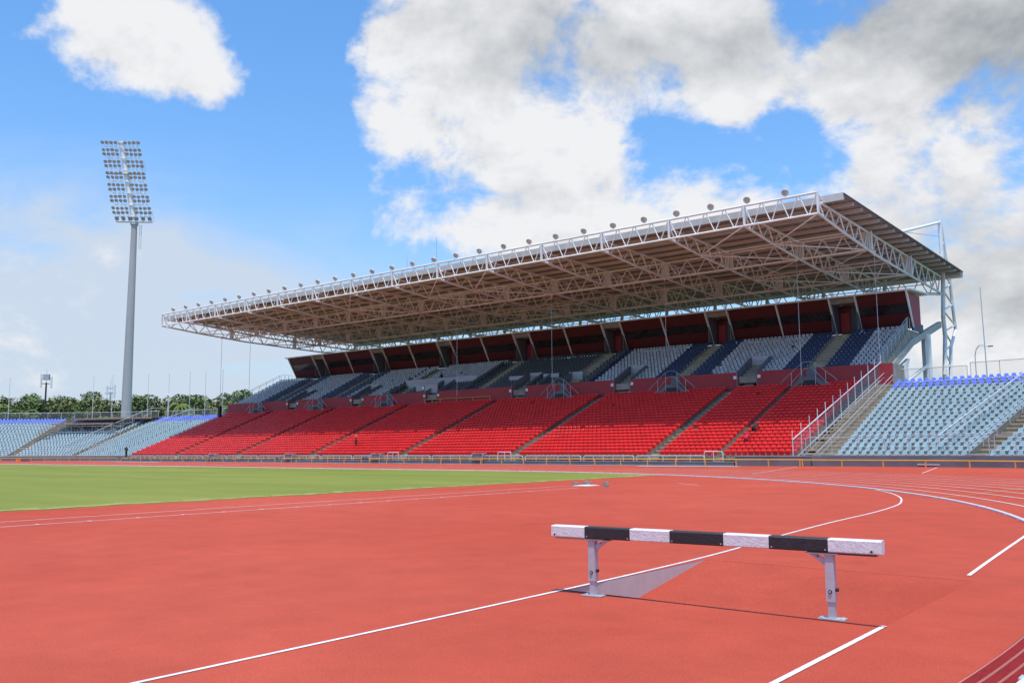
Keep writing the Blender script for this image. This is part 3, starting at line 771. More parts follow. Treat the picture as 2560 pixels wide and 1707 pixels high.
# official box: light grey walls, dividers
b = MB(); b.box(80.2, 93.9, 90.5, 90.62, 10.3, 11.55); build(b, 'light_parapet', M['lightwall'], stand)
b = MB(); b.box(85.2, 89.3, 88.0, 88.12, 9.3, 10.55); build(b, 'light_parapet', M['lightwall'], stand)
b = MB(); b.box(87.6, 88.25, 87.96, 87.99, 9.75, 10.4); build(b, 'framed_sign', M['black'], stand)
b = MB(); b.box(87.68, 88.17, 87.945, 87.958, 9.83, 10.32); build(b, 'sign_face', M['white'], stand)
for u in (60.2, 64.2, 67.5, 71.6, 79.9, 94.1):
    hh = (8.9, 13.1) if u in (60.2, 79.9) else (8.9, 10.6)
    n2 = (hh[1]-8.9)/UZ*UD
    b = MB(); b.prism([(u-.06, 87.3, 8.9), (u-.06, 87.3+n2, hh[1]), (u-.06, 87.3+n2, hh[1]+.75), (u-.06, 87.3, 9.75)], (.12, 0, 0))
    build(b, 'box_divider', M['gray_wall'], stand)
for u0_, u1_ in ((66.2, 68.6), (71.8, 74.2), (62.6, 64.6)):
    b = MB(); b.box(u0_, u1_, 90.0, 90.12, 9.9, 11.0); build(b, 'light_parapet', M['lightwall'], stand)
yr = thing('yellow_guard_rail', 'yellow guard rail above the middle red seats, in front of the dividing wall', 'guard rail', (80, 86.3, 7.4))
bar('top_rail', (74.6, 86.6, 8.35), (86.5, 86.6, 8.35), .04, M['yellow'], yr); bar('top_rail', (74.6, 86.6, 7.9), (86.5, 86.6, 7.9), .02, M['yellow'], yr)
for i in range(5): bar('post', (74.6+i*2.9, 86.6, 7.45), (74.6+i*2.9, 86.6, 8.35), .04, M['yellow'], yr)

# ---------------------------------------------------------------- press booths under the roof
BZ0, BZ1 = 14.25, 17.6
def fv(z): return 98.5-(z-BZ0)*(98.5-96.8)/(BZ1-BZ0)
cuts = [26.5]+sum([[g-1.4, g+1.4] for g in GAPS], [])+[129.9]
booths = list(zip(cuts[0::2], cuts[1::2]))
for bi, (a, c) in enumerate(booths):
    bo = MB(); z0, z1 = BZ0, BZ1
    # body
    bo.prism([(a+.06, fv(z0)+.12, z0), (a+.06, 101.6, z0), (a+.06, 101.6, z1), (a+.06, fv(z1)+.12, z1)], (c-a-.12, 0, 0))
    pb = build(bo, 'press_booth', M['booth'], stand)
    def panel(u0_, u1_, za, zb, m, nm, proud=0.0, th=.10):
        q = MB(); q.prism([(u0_, fv(za)-proud, za), (u0_, fv(za)-proud+th, za), (u0_, fv(zb)-proud+th, zb), (u0_, fv(zb)-proud, zb)], (u1_-u0_, 0, 0))
        return build(q, nm, m, pb)
    for ue, th in ((a, -1), (c, 1)):
        q = MB(); uu = ue-.0 if th > 0 else ue; q.prism([(uu-.055*th, fv(z0)+.14, z0+.02), (uu-.055*th, 101.55, z0+.02), (uu-.055*th, 101.55, z1-.02), (uu-.055*th, fv(z1)+.14, z1-.02)], (.03*th, 0, 0)); build(q, 'side_cladding', M['redwall'], pb)
    mids = [a, c] if c-a < 8 else [a, (a+c)/2, c]
    for x0, x1 in zip(mids[:-1], mids[1:]):
        panel(x0+.05, x1-.05, 14.27, 15.45, M['booth'], 'lower_panel', .02)
        panel(x0+.05, x1-.05, 15.46, 16.42, M['glass'], 'window', -.03, .05)
        panel(x0+.05, x1-.05, 16.43, 17.55, M['booth'], 'upper_panel', .02)
    for x in mids:
        q = MB(); q.prism([(x-.07, fv(14.0)-.02, 14.0), (x-.07, fv(17.6)-.36, 17.6), (x-.07, fv(17.6)+.1, 17.6), (x-.07, fv(14.0)+.1, 14.0)], (.14, 0, 0))
        build(q, 'white_fin', M['steel'], pb)
for gi, g in enumerate(GAPS):
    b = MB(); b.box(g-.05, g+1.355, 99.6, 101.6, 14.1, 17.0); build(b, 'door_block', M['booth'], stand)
    b = MB(); b.box(g+.25, g+1.15, 99.54, 99.58, 14.15, 16.3); build(b, 'red_door', M['redwall'], stand)
    b = MB(); b.box(g+1.36, g+1.44, 97.4, 101.6, 14.1, 17.6); b.box(g-1.44, g-1.36, 97.4, 101.6, 14.1, 17.6); b.box(g-.13, g-.06, 99.6, 101.6, 14.1, 17.0); build(b, 'passage_wall', M['gray_wall'], stand)
    b = MB(); b.box(g-1.36, g+1.36, 97.2, 101.6, 17.05, 17.2); build(b, 'passage_ceiling', M['concrete'], stand)
    b = MB(); b.tube((g+.7, 98.6, 17.0), (g+.7, 98.6, 17.05), .14, 10); build(b, 'ceiling_lamp', M['white'], stand)
    for z in (14.6, 15.1): bar('rail_bar', (g-1.3, 101.5, z), (g-.15, 101.5, z), .025, M['galv'], stand)
    for u in (-1.2, -.9, -.6, -.3): bar('rail_bar', (g+u, 101.5, 14.1), (g+u, 101.5, 15.1), .02, M['galv'], stand)
b = MB(); b.prism([(25.9, 96.35, 17.6), (25.9, 102.3, 17.9), (25.9, 102.3, 18.02), (25.9, 96.3, 17.76)], (104.6, 0, 0)); build(b, 'booth_roof_slab', M['steel'], stand)
# upper red frieze band below slab over gaps
for g in GAPS:
    b = MB(); b.prism([(g-1.38, 97.1, 17.2), (g-1.38, 97.25, 17.2), (g-1.38, 97.15, 17.59), (g-1.38, 97.0, 17.59)], (2.76, 0, 0)); build(b, 'frieze', M['concrete'], stand)

# ---------------------------------------------------------------- roof steel
UR0, UR1 = 26.44, 129.65
POSTS = [UR0, 33.0]+[33.0+7.47*k for k in range(1, 12)]+[122.7, UR1]
def ztop(v): return 21.95-(v-73.4)*(21.95-21.07)/(110.4-73.4)
def zbot(v):
    xs = [72.6, 79, 87.5, 98, 110.4]; zs = [20.95, 20.37, 19.78, 19.42, 19.08]; return float(np.interp(v, xs, zs))
ft = build(MB().tube((UR0, 72.6, 22.75), (UR1, 72.6, 22.75), .11, 8), 'front_truss', M['steel'], stand)
bar('chord', (UR0, 72.6, 20.95), (UR1, 72.6, 20.95), .10, M['steel'], ft, 8)
for a, c in zip(POSTS[:-1], POSTS[1:]):
    n = 4
    for k in range(n):
        w = (c-a)/n; x0 = a+k*w+.06; x1 = a+(k+1)*w-.06; xm = (x0+x1)/2
        bar('brace', (x0, 72.6, 22.72), (xm-.06, 72.6, 20.98), .05, M['steel'], ft)
        bar('brace', (xm+.06, 72.6, 20.98), (x1, 72.6, 22.72), .05, M['steel'], ft)
for x in POSTS:
    b = MB(); b.box(x-.08, x+.08, 72.5, 72.7, 20.95, 22.8); build(b, 'post', M['steel'], ft)
    bar('strut', (x, 72.6, 22.7), (x, 74.2, 21.93), .05, M['steel'], ft)
LT = [85.0, 97.7, 110.3]
for li, v in enumerate(LT):
    zt_, zb_ = ztop(v)-.05, zbot(v)+.02
    lt = build(MB().tube((UR0, v, zt_), (UR1, v, zt_), .11, 6), 'long_truss', M['steel'], stand)
    bar('chord', (UR0, v, zb_), (UR1, v, zb_), .11, M['steel'], lt)
    for a, c in zip(POSTS[:-1], POSTS[1:]):
        n = 3
        for k in range(n):
            w = (c-a-.7)/n; x0 = a+.35+k*w; x1 = x0+w; xm = (x0+x1)/2
            bar('brace', (x0, v, zt_), (xm-.04, v, zb_), .06, M['steel'], lt)
            bar('brace', (xm+.04, v, zb_), (x1, v, zt_), .06, M['steel'], lt)
    if li < 2:
        for x in POSTS:
            b = MB()
            for k in range(5): b.box(x-.36+k*.18-.05, x-.36+k*.18+.05, v-.12, v+.12, zb_-.05, zt_+.05)
            build(b, 'node_box', M['steel'], lt)
for x in POSTS:
    vs = [72.6, 76, 80, 85, 91, 97.7, 104, 110.4]
    b = MB(); b.path([(x, 73.2, ztop(73.4)), (x, 110.4, ztop(110.4))], .11, 6)
    b.path([(x, v, zbot(v)) for v in (72.6, 79, 87.5, 98, 110.4)], .12, 6)
    mt = build(b, 'main_truss', M['steel'], stand)
    for a, c in ((72.8, 85.0), (85.0, 97.7), (97.7, 110.2)):
        n = 5
        for k in range(n):
            w = (c-a)/n; x0 = a+k*w; x1 = x0+w; xm = (x0+x1)/2
            bar('brace', (x, x0, ztop(max(73.4, x0))), (x, xm-.05, zbot(xm)), .065, M['steel'], mt)
            bar('brace', (x, xm+.05, zbot(xm)), (x, x1, ztop(x1)), .065, M['steel'], mt)
# wind bracing in the plane of the lower chords
for (i0, i1) in ((0, 1), (1, 2), (5, 6), (6, 7), (8, 9), (12, 13), (13, 14)):
    a, c = POSTS[i0], POSTS[i1]; vs = [72.6, 78.8, 85, 91.3, 97.7, 104, 110.3]
    for k in range(6):
        p, q = (a, c) if k % 2 == 0 else (c, a)
        bar('wind_brace', (p, vs[k], zbot(vs[k])), (q, vs[k+1], zbot(vs[k+1])), .065, M['steel'], stand)
        bar('wind_brace', (p, vs[k+1], zbot(vs[k+1])), (q, vs[k+1], zbot(vs[k+1])), .055, M['steel'], stand)
# purlins and sheet
def zs(v): return 22.46-(v-73.7)*(22.46-21.72)/(112.9-73.7)
for k in range(18):
    v = 74.0+k*2.27
    b = MB(); b.box(24.75, 131.35, v-.12, v+.12, zs(v)-.34, zs(v)-.035); build(b, 'purlin', M['purlin'], stand)
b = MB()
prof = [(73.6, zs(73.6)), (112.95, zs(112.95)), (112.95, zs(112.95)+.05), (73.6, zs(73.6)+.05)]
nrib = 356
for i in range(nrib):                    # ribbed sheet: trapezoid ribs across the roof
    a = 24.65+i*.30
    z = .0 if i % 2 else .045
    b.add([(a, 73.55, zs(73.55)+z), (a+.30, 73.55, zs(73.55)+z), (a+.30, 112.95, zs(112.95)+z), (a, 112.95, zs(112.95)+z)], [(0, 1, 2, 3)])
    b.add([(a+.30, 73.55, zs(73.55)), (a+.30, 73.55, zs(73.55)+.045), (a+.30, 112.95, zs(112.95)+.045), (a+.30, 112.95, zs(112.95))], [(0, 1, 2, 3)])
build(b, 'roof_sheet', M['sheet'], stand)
b = MB(); b.box(24.62, 131.5, 73.44, 73.54, 21.98, 22.58); build(b, 'front_fascia', M['purlin'], stand)
b = MB(); b.box(24.62, 131.5, 112.96, 113.2, 21.1, 21.8); build(b, 'rear_gutter', M['steel'], stand)
for u in (24.55, 131.5):
    b = MB(); b.beam((u+.03, 73.5, zs(73.5)+.03), (u+.03, 113, zs(113)+.03), .06, .12); build(b, 'verge_trim', M['booth'], stand)
# rear masts, bowstring lattice
for xi, x in enumerate(POSTS):
    inner = [(110.3, 0.0), (110.3, 6.0), (109.6, 9.6), (110.9, 14.2), (110.6, 16.3), (111.6, 20.9), (111.7, 28.1)]
    outer_ = [(111.6, 0.0), (112.0, 9.0), (113.2, 13.1), (115.9, 15.4), (115.3, 18.0), (114.7, 21.4), (113.2, 24.2), (111.9, 28.1)]
    b = MB(); b.path([(x, v, z) for v, z in inner], .24, 8); b.path([(x, v, z) for v, z in outer_], .19, 8)
    mst = build(b, 'rear_mast', M['steel'], stand)
    iz = [p[1] for p in inner]; iv = [p[0] for p in inner]; oz = [p[1] for p in outer_]; ov = [p[0] for p in outer_]
    zz = np.linspace(7.5, 26.8, 17)
    for k in range(16):
        a = (x, float(np.interp(zz[k], iz, iv)), zz[k]); c = (x, float(np.interp(zz[k+1], oz, ov)), zz[k+1])
        if k % 2: a = (x, float(np.interp(zz[k], oz, ov)), zz[k]); c = (x, float(np.interp(zz[k+1], iz, iv)), zz[k+1])
        bar('brace', a, c, .095, M['steel'], mst)
    if xi in (0, 14):
        bar('stay_boom', (x, 111.7, 27.7), (x, 93.0, 22.9), .16, M['steel'], mst, 8)
        bar('stay_boom', (x, 111.8, 23.6), (x, 101, 22.6), .10, M['steel'], mst, 8)
        bar('stay_boom', (x, 111.8, 23.2), (x, 104, 22.5), .08, M['steel'], mst, 8)
        bar('tie_rod', (x, 111.7, 26.0), (x, 90.0, 22.8), .03, M['galv'], mst, 6)
    # legs down to the tier
    bar('rear_strut', (x, 110.3, 18.9), (x, 101.8, 17.9), .10, M['steel'], mst, 6)
# supports below the upper tier at both ends
for x in (26.75, 41.3, 56.2, 71, 85.8, 100.6, 115.4, 132.9):
    b = MB(); b.prism([(x-.22, 87.6, 7.55), (x-.22, 98.4, 12.05), (x-.22, 110.0, 15.1), (x-.22, 110.0, 15.8), (x-.22, 98.2, 12.75), (x-.22, 87.6, 8.28)], (.44, 0, 0))
    build(b, 'raker_beam', M['rakerm'], stand)
    b = MB(); b.tube((x, 95.0, 0), (x, 95.0, 9.3), .42, 8, .5); b.prism([(x-.2, 94.6, 8.6), (x-.2, 95.4, 8.6), (x-.2, 96.8, 10.6), (x-.2, 93.2, 9.4)], (.4, 0, 0)); build(b, 'column', M['steel'], stand)
    b = MB(); b.tube((x, 104.0, 0), (x, 104.0, 13.75), .5, 8, .5); build(b, 'column', M['steel'], stand)
    b = MB(); b.box(x-.2, x+.2, 95.4, 103.6, 6.6, 7.3); b.box(x-.2, x+.2, 95.4, 110, 3.2, 3.7); b.beam((x, 95.2, 7.9), (x, 104, 10.4), .3, .25); build(b, 'cross_beam', M['steel'], stand)
# concrete end block by the top of the open stand
b = MB(); b.box(25.42, 26.68, 87.2, 90.6, 7.0, 9.4); build(b, 'end_block', M['concrete'], stand)
b = MB(); b.box(26.55, 26.69, 98.7, 102.45, 13.7, 14.6); build(b, 'rear_parapet', M['seat_navy'], stand)
# antennas on the roof
for (u, v, z0_, z1_) in ((92.25, 95, 22.2, 33.2), (98.5, 95, 22.2, 31.1)):
    b = MB(); b.tube((u, v, z0_), (u, v, z1_), .035, 5); build(b, 'roof_antenna', M['galv'], stand)

# ---------------------------------------------------------------- roof floodlights
def lamp_proto(r=.32, depth=.42):
    b = MB(raw=True); n = 14
    pr = [(0, -.02), (r*.55, -.04), (r*.96, 0.0), (r, .02), (r*.92, .10), (r*.6, .26), (r*.34, .34), (r*.30, depth), (r*.12, depth+.08), (0, depth+.09)]
    V = []; 
    for (q, y) in pr:
        for i in range(n): a = 2*pi*i/n; V.append((q*cos(a), y, q*sin(a)))
    Fs = []; mi = []
    for k in range(len(pr)-1):
        for i in range(n):
            j = (i+1) % n; Fs.append((k*n+i, k*n+j, (k+1)*n+j, (k+1)*n+i)); mi.append(1 if k < 2 else 0)
    b.v = V; b.f = Fs; b.m = mi; return b
lp = lamp_proto(); lamp_me = mesh_from(lp, 'lamp_head', [M['rail'], M['lampglass']], smooth=True)
brk = MB(raw=True); brk.tube((0, .15, -.62), (0, .15, 0), .05, 6); brk.box(-.2, .2, .05, .25, -.66, -.60); brk_me = mesh_from(brk, 'bracket', M['galv'])
LU = [29.22+3.478*k for k in range(29)]
ords = ['first', 'second', 'third', 'fourth', 'fifth', 'sixth', 'seventh', 'eighth', 'ninth', 'tenth', 'eleventh', 'twelfth', 'thirteenth', 'fourteenth', 'fifteenth']
def ordinal(k, n, right, left):
    if k < (n+1)//2: return ords[k]+' from '+right
    return ords[n-1-k]+' from '+left
for k, u in enumerate(LU):
    t = thing('roof_floodlight', 'round floodlight on the front roof truss, '+ordinal(k, 29, 'the right end', 'the left end'), 'floodlight', (u, 72.6, 22.86), 'floodlights along the roof edge')
    aim = rs.uniform(-.1, .1)
    o = bpy.data.objects.new('lamp_head', lamp_me); C.objects.link(o); o.parent = t; o.location = (0, 0, .36)
    o.rotation_euler = (radians(38+rs.uniform(-7, 7)), 0, radians(14)+aim)
    o = bpy.data.objects.new('bracket', brk_me); C.objects.link(o); o.parent = t; o.location = (0, -.1, .50)
# ---------------------------------------------------------------- rails and fences
def frame_rail(name, label, cat, sec, t0, t1, r, z0, z1, posts, group=None, rad=.04, m='rail', mid=True, infill=None, foot=None):
    """closed rail frame with rounded corners following the stand front"""
    n = 2 if sec == 'S' else 5
    ts = np.linspace(t0, t1, n); p = [on_path(sec, t, r) for t in ts]
    t = thing(name, label, cat, (*p[0], z0), group)
    ch = .10
    e0 = np.array(p[1])-np.array(p[0]); e0 /= np.linalg.norm(e0); e1 = np.array(p[-2])-np.array(p[-1]); e1 /= np.linalg.norm(e1)
    a = np.array(p[0]); c = np.array(p[-1])
    pts = [(*a, z0), (*a, z1-ch), (*(a+e0*ch), z1)]+[(*q, z1) for q in p[1:-1]]+[(*(c+e1*ch), z1), (*c, z1-ch), (*c, z0)]
    b = MB(); b.path(pts, rad, 6, 0); build(b, 'top_rail', M[m], t)
    if mid:
        b = MB(); b.path([(*q, z0+.06) for q in p], rad*.8, 5); build(b, 'bottom_rail', M[m], t)
    for k in range(1, posts):
        q = on_path(sec, t0+(t1-t0)*k/posts, r); bar('post', (*q, z0 if not foot else foot), (*q, z1), rad*.8, M[m], t)
    if infill:
        b = MB()
        for a_, c_ in zip(p[:-1], p[1:]): b.add([(*a_, z0+.08), (*c_, z0+.08), (*c_, z1-.04), (*a_, z1-.04)], [(0, 1, 2, 3)])
        build(b, 'mesh_infill', M[infill], t)
    return t
# silver rail sections along the front of the red seats
sec_n = 0
x = 36.0; k = 0
mids_lab = ['right end', 'left end']
SR = []
while x < 131:
    w = 6.6 if k % 2 == 0 else 5.4
    SR.append((x, min(x+w, 132.5))); x += w+.35; k += 1
for k, (a, c) in enumerate(SR):
    frame_rail('silver_rail', 'silver walkway rail section in front of the red seats, '+ordinal(k, len(SR), 'the right end', 'the left end'), 'railing', 'S', a, c, 69.5, .2, 1.03, 5, 'silver rail sections in front of the red seats')
for k, a in enumerate((34.2, 57.0, 73.1)):
    frame_rail('gate_hoop', ['short raised silver hoop rail near the right end of the red seats', 'short raised silver hoop rail at the foot of the second aisle', 'short raised silver hoop rail at the foot of the third aisle'][k], 'railing', 'S', a, a+1.7, 69.35, .2, 1.38, 2)
# grey access hatches with curved tops
for k, a in enumerate((60.2, 75.4, 91.2, 108.0)):
    t = thing('step_unit', ['small grey curved access gate below the second aisle from the right', 'small grey curved access gate below the third aisle from the right', 'small grey curved access gate below the fourth aisle from the right', 'small grey curved access gate at the far left'][k], 'gate', (a, 69.2, .1), 'grey access gates at the trackside wall')
    for s in (0, 1.5):
        b = MB(); b.path([(a+s, 68.6, .1), (a+s, 68.7, 1.15), (a+s, 68.9, 1.28), (a+s, 69.3, 1.28)], .03); build(b, 'side_frame', M['galv'], t)
    b = MB(); b.box(a, a+1.5, 68.8, 69.35, 1.24, 1.28); build(b, 'hood', M['lightwall'], t)
    b = MB(); b.box(a+.02, a+1.48, 68.84, 68.85, .55, 1.22); build(b, 'infill', M['mesh'], t)
    for z in (.3, .6): 
        b = MB(); b.box(a+.03, a+1.47, 68.3-z*.2+.3, 68.55-z*.2+.3, z, z+.04); build(b, 'tread', M['step'], t)
# yellow rail in front of the wall
YR = [('S', 27.0, 76.5), ('S', 77.9, 92.6), ('S', 93.9, 108.0), ('S', 109.2, 132.0)]
ylab = ['long yellow rail along the foot of the wall, right section', 'yellow rail section in front of the wall, second from the right', 'yellow rail section in front of the wall, third from the right', 'yellow rail section in front of the wall below the farthest red seats']
for (s, a, c), lb in zip(YR, ylab):
    z = gz(60, 68.2)
    t = thing('yellow_rail', lb, 'railing', (a, 68.2, z), 'yellow trackside rails')
    b = MB(); b.tube((a, 68.2, z+.56), (c, 68.2, z+.56), .042, 8); build(b, 'top_rail', M['yellow'], t)
    n = int((c-a)/2.75)
    for k in range(n+1): bar('post', (a+(c-a)*k/n, 68.2, z), (a+(c-a)*k/n, 68.2, z+.54), .05, M['yellow'], t)
for sec, a, c, lb in (('R', 0.0, 1.2, 'yellow rail along the wall in front of the right-hand open stand'), ('L', .01, 1.1, 'yellow rail along the wall in front of the left-hand open stand')):
    p = [on_path(sec, q, 68.2) for q in np.linspace(a, c, 30)]
    p = ([(133.2, 68.2)] if sec == 'L' else [(27.2, 68.2)])+p
    z = gz(60, 68.2)-.02
    t = thing('yellow_rail', lb, 'railing', (*p[0], z), 'yellow trackside rails')
    b = MB(); b.path([(*q, z+.56) for q in p], .042, 8); build(b, 'top_rail', M['yellow'], t)
    for q in p[::2]: bar('post', (*q, z), (*q, z+.54), .05, M['yellow'], t)
# tall front rail frames of the open stands
ta = [-.045, .112, .122, .305, .315, .50, .51, .70]
lb = ['tall steel rail frame at the foot of the glass-sided stair', 'tall steel rail frame in front of the pale blue seats, between the two others', 'tall steel rail frame in front of the aisle at the right edge', 'tall steel rail frame beyond the right edge of the photo']
for k in range(4):
    frame_rail('front_rail', lb[k], 'railing', 'R', ta[2*k], ta[2*k+1], 69.7, 1.06, 2.44, 5 if k else 3, 'tall rail frames of the right-hand open stand', .032, 'galv', True, None)
for k, (a, c) in enumerate(((radians(-3), radians(6)), (radians(6.5), radians(15)), (radians(15.5), radians(24)), (radians(24.5), radians(33)), (radians(33.5), radians(42)))):
    frame_rail('front_rail', 'tall rail frame at the foot of the left stand, '+['nearest the red seats', 'second from the red seats', 'middle one', 'second from the left', 'at the far left'][k], 'railing', 'L', a, c, 69.7, 1.0, 2.3, 4, 'tall rail frames of the left-hand open stand', .032, 'rail', True, None)
# sloping rails in the open stands
def slope_rail(name, label, sec, t, ra, rb, h, h2, npost, m='galv', infill=None, tb=None, ext=0.0, flat=0.0, rad=.035):
    tb = t if tb is None else tb
    def P(q): 
        r = ra+(rb-ra)*q; tt = t+(tb-t)*q; u, v = on_path(sec, tt, r); zz = Z0+(r-V0)/DR*DZ; return np.array((u, v, zz))
    th = thing(name, label, 'railing', tuple(P(0)))
    b = MB(); pts = [tuple(P(q)+(0, 0, h)) for q in np.linspace(0, 1, 6)]
    if flat:
        u, v = on_path(sec, tb, rb+flat); pts.append((u, v, pts[-1][2]))
    b.path(pts, rad, 6); build(b, 'top_rail', M[m], th)
    b = MB(); b.path([tuple(P(q)+(0, 0, h2)) for q in np.linspace(0, 1, 6)], rad*.5, 5); build(b, 'lower_rail', M[m], th)
    for k in range(npost+1):
        q = k/npost; bar('post', tuple(P(q)+(0, 0, .0)), tuple(P(q)+(0, 0, h+ext)), rad*.75, M[m], th)
    if infill:
        for k in range(npost):
            p0, p1 = P(k/npost), P((k+1)/npost)
            b = MB(); b.add([tuple(p0+(0, 0, h2)), tuple(p1+(0, 0, h2)), tuple(p1+(0, 0, h-.03)), tuple(p0+(0, 0, h-.03))], [(0, 1, 2, 3)])
            build(b, 'panel', M[infill], th)
    return th
slope_rail('glass_fence', 'tall sloping fence of tinted panels between red seats and the stair', 'S', 28.12, 69.2, 87.4, 1.85, .25, 12, 'rail', 'pane', tb=26.6, ext=.75, rad=.045)
slope_rail('stair_handrail', 'steel handrail running up the middle of the stair beside the tinted fence', 'S', 27.3, 69.3, 87.5, .95, .55, 8, 'galv', tb=26.2)
slope_rail('stair_handrail', 'lower steel handrail at the open-stand side of the right stair', 'S', 26.3, 69.4, 87.0, .75, .35, 8, 'galv', tb=25.45)
slope_rail('aisle_rail', 'long sloping white rail crossing the pale blue seats at the right', 'R', .205, 70.2, 88.5, 1.55, .95, 9, 'rail', 'wire', tb=.235)
slope_rail('aisle_rail', 'sloping grey rail beside the aisle at the right edge of the photo', 'R', .262, 70.2, 88.5, .95, .45, 9, 'galv')
slope_rail('aisle_rail', 'long sloping rail with flat top above the scaffold platform at far left', 'L', radians(17.5), 70.2, 87.0, 1.9, .9, 9, 'rail', 'wire', flat=3.6, tb=radians(15))
slope_rail('aisle_rail', 'sloping rail in the pale blue seats nearest the red block, far left', 'L', radians(7.0), 70.2, 86.8, 1.7, .9, 8, 'rail', 'wire', tb=radians(3))
# rear fences of the open stands
def rear_fence(sec, t0, t1, r, z, h, step, label, grp, wire=True):
    n = max(2, int(abs(t1-t0)*(r-31)/step)) if sec != 'S' else max(2, int(abs(t1-t0)/step))
    ts = np.linspace(t0, t1, n+1); p = [on_path(sec, q, r) for q in ts]
    t = thing('rear_fence', label, 'fence', (*p[0], z), grp)
    b = MB(); b.path([(*q, z+h) for q in p], .045, 6); build(b, 'top_rail', M['purlin'], t)
    b = MB(); b.path([(*q, z+.1) for q in p], .025, 5); build(b, 'bottom_rail', M['purlin'], t)
    for q in p: bar('post', (*q, z), (*q, z+h), .035, M['purlin'], t)
    if wire:
        b = MB()
        for a, c in zip(p[:-1], p[1:]): b.add([(*a, z+.1), (*c, z+.1), (*c, z+h), (*a, z+h)], [(0, 1, 2, 3)])
        build(b, 'wire_mesh', M['wire'], t)
ZT = Z0+NR*DZ
rear_fence('L', radians(15.8), radians(62), 89.5, ZT, 1.55, 2.6, 'cream rear fence behind the left-hand open stand, long curved section', 'rear fences of the open stands')
rear_fence('S', 134.5, 141.5, 89.5, ZT, 1.5, 2.2, 'cream rear fence beside the dividing wall at the left end of the red seats', 'rear fences of the open stands')
rear_fence('L', radians(2), radians(14), 89.5, ZT, 1.5, 2.4, 'cream rear fence between the flagpoles near the sloping flat-topped rail', 'rear fences of the open stands')
rear_fence('R', -.012, .10, 89.7, ZT, 1.5, 2.4, 'cream rear rail above the royal blue rows by the steel masts', 'rear fences of the open stands')
rear_fence('R', .105, .9, 89.7, ZT, 1.75, 2.4, 'cream rear fence with rounded end above the royal blue rows at the right edge', 'rear fences of the open stands')
# upper tier side rails
for x, lb, inf in ((26.75, 'sloping steel railing with dark panels at the right end of the upper tier', 'mesh'), (132.8, 'sloping steel railing at the left end of the upper tier', None)):
    t = thing('tier_railing', lb, 'railing', (x, 87.5, 9))
    P = lambda v, h: (x, v, UZ0+max(0, (v-UV0))/UD*UZ+h)
    b = MB(); b.path([P(87.3, 1.15), P(97.2, 1.15)], .035); build(b, 'top_rail', M['galv'], t)
    b = MB(); b.path([P(87.3, .85), P(97.2, .85)], .025); build(b, 'second_rail', M['galv'], t)
    for k in range(8): bar('post', P(87.4+k*1.38, 0), P(87.4+k*1.38, 1.15), .028, M['galv'], t)
    if inf:
        b = MB(); b.prism([P(87.3, -.35), P(97.4, -.35), P(97.4, .82), P(87.3, .82)], (.03, 0, 0)); build(b, 'panel', M['mesh'], t)
    for v in (97.4, 98.2, 99.0):
        b = MB(); b.path([(x, v, 13.7), (x, v, 14.85), (x, v+.15, 15.0), (x, v+.6, 15.0), (x, v+.7, 14.85), (x, v+.7, 13.7)], .025); build(b, 'hoop', M['galv'], t)
# hanging cables with speakers/weights
for k, (u, v, zt_, zb_, bx) in enumerate([(26.35, 86.4, 19.7, 10.6, 0), (33.2, 84.6, 19.9, 8.0, 1), (48.1, 85, 19.8, 12.5, 0), (63.4, 84.9, 19.8, 8.9, 0), (78.7, 84.9, 19.8, 8.4, 0), (124.2, 84.9, 19.8, 10.9, 0), (129.65, 83.2, 19.9, 8.0, 2)]):
    lab = ['thin rope hanging from the roof corner truss at the right end', 'thin rope with a grey weight hanging over the first crossing stair', 'thin rope hanging in front of the second booth window from the right', 'thin rope hanging in front of the charcoal seats', 'thin rope hanging over the yellow rail in the middle', 'thin rope hanging in front of the leftmost booth', 'thin rope with a dark box hanging at the left end of the roof'][k]
    t = build(MB().tube((u, v, zt_), (u, v, zb_), .028, 5), 'hanging_rope', M['galv'], label=lab, cat='rope', group='ropes hanging from the roof')
    b = MB(); b.tube((u, v, zt_-.1), (u, v, zt_+.35), .05, 6, .2); build(b, 'bracket', M['steel'], t)
    if bx == 1:
        b = MB(); b.box(u-.15, u+.15, v-.15, v+.15, zb_-.2, zb_+.55); build(b, 'weight', M['gray_wall'], t)
    if bx == 2:
        b = MB(); b.box(u-.26, u+.26, v-.22, v+.22, zb_-.9, zb_+.9); build(b, 'dark_box', M['black'], t)

# ---------------------------------------------------------------- left side: scaffold platform
sc = thing('scaffold_platform', 'scaffold camera platform with brown plank decks over the far left pale blue seats', 'scaffold', (152, 80, 4))
def lp_(t, r): return on_path('L', radians(t), r)
for (t0, t1, r0, r1, z, nb) in ((11.5, 31.0, 84.2, 88.2, 7.60, 1), (16.0, 31.5, 79.3, 84.1, 6.55, 1)):
    for j in range(8):
        ra = r0+(r1-r0)*j/8+.01; rb_ = r0+(r1-r0)*(j+1)/8-.01
        p0, p1, p2, p3 = lp_(t0, ra), lp_(t1, ra), lp_(t1, rb_), lp_(t0, rb_)
        b = MB(); b.prism([(*p0, z), (*p1, z), (*p2, z), (*p3, z)], (0, 0, .10)); build(b, 'plank', M['wood'], sc)
    b = MB(); p0, p1 = lp_(t0, r0-.05), lp_(t1, r0-.05); b.beam((*p0, z-.04), (*p1, z-.04), .08, .26); build(b, 'edge_board', M['wood'], sc)
for t in np.linspace(14, 32, 8):
    for r in (79.5, 83.9, 87.8):
        u, v = lp_(t, r); zg = Z0+(r-V0)/DR*DZ-.4; bar('standard', (u, v, zg), (u, v, 7.6 if r > 84 else 6.55), .045, M['galv'], sc)
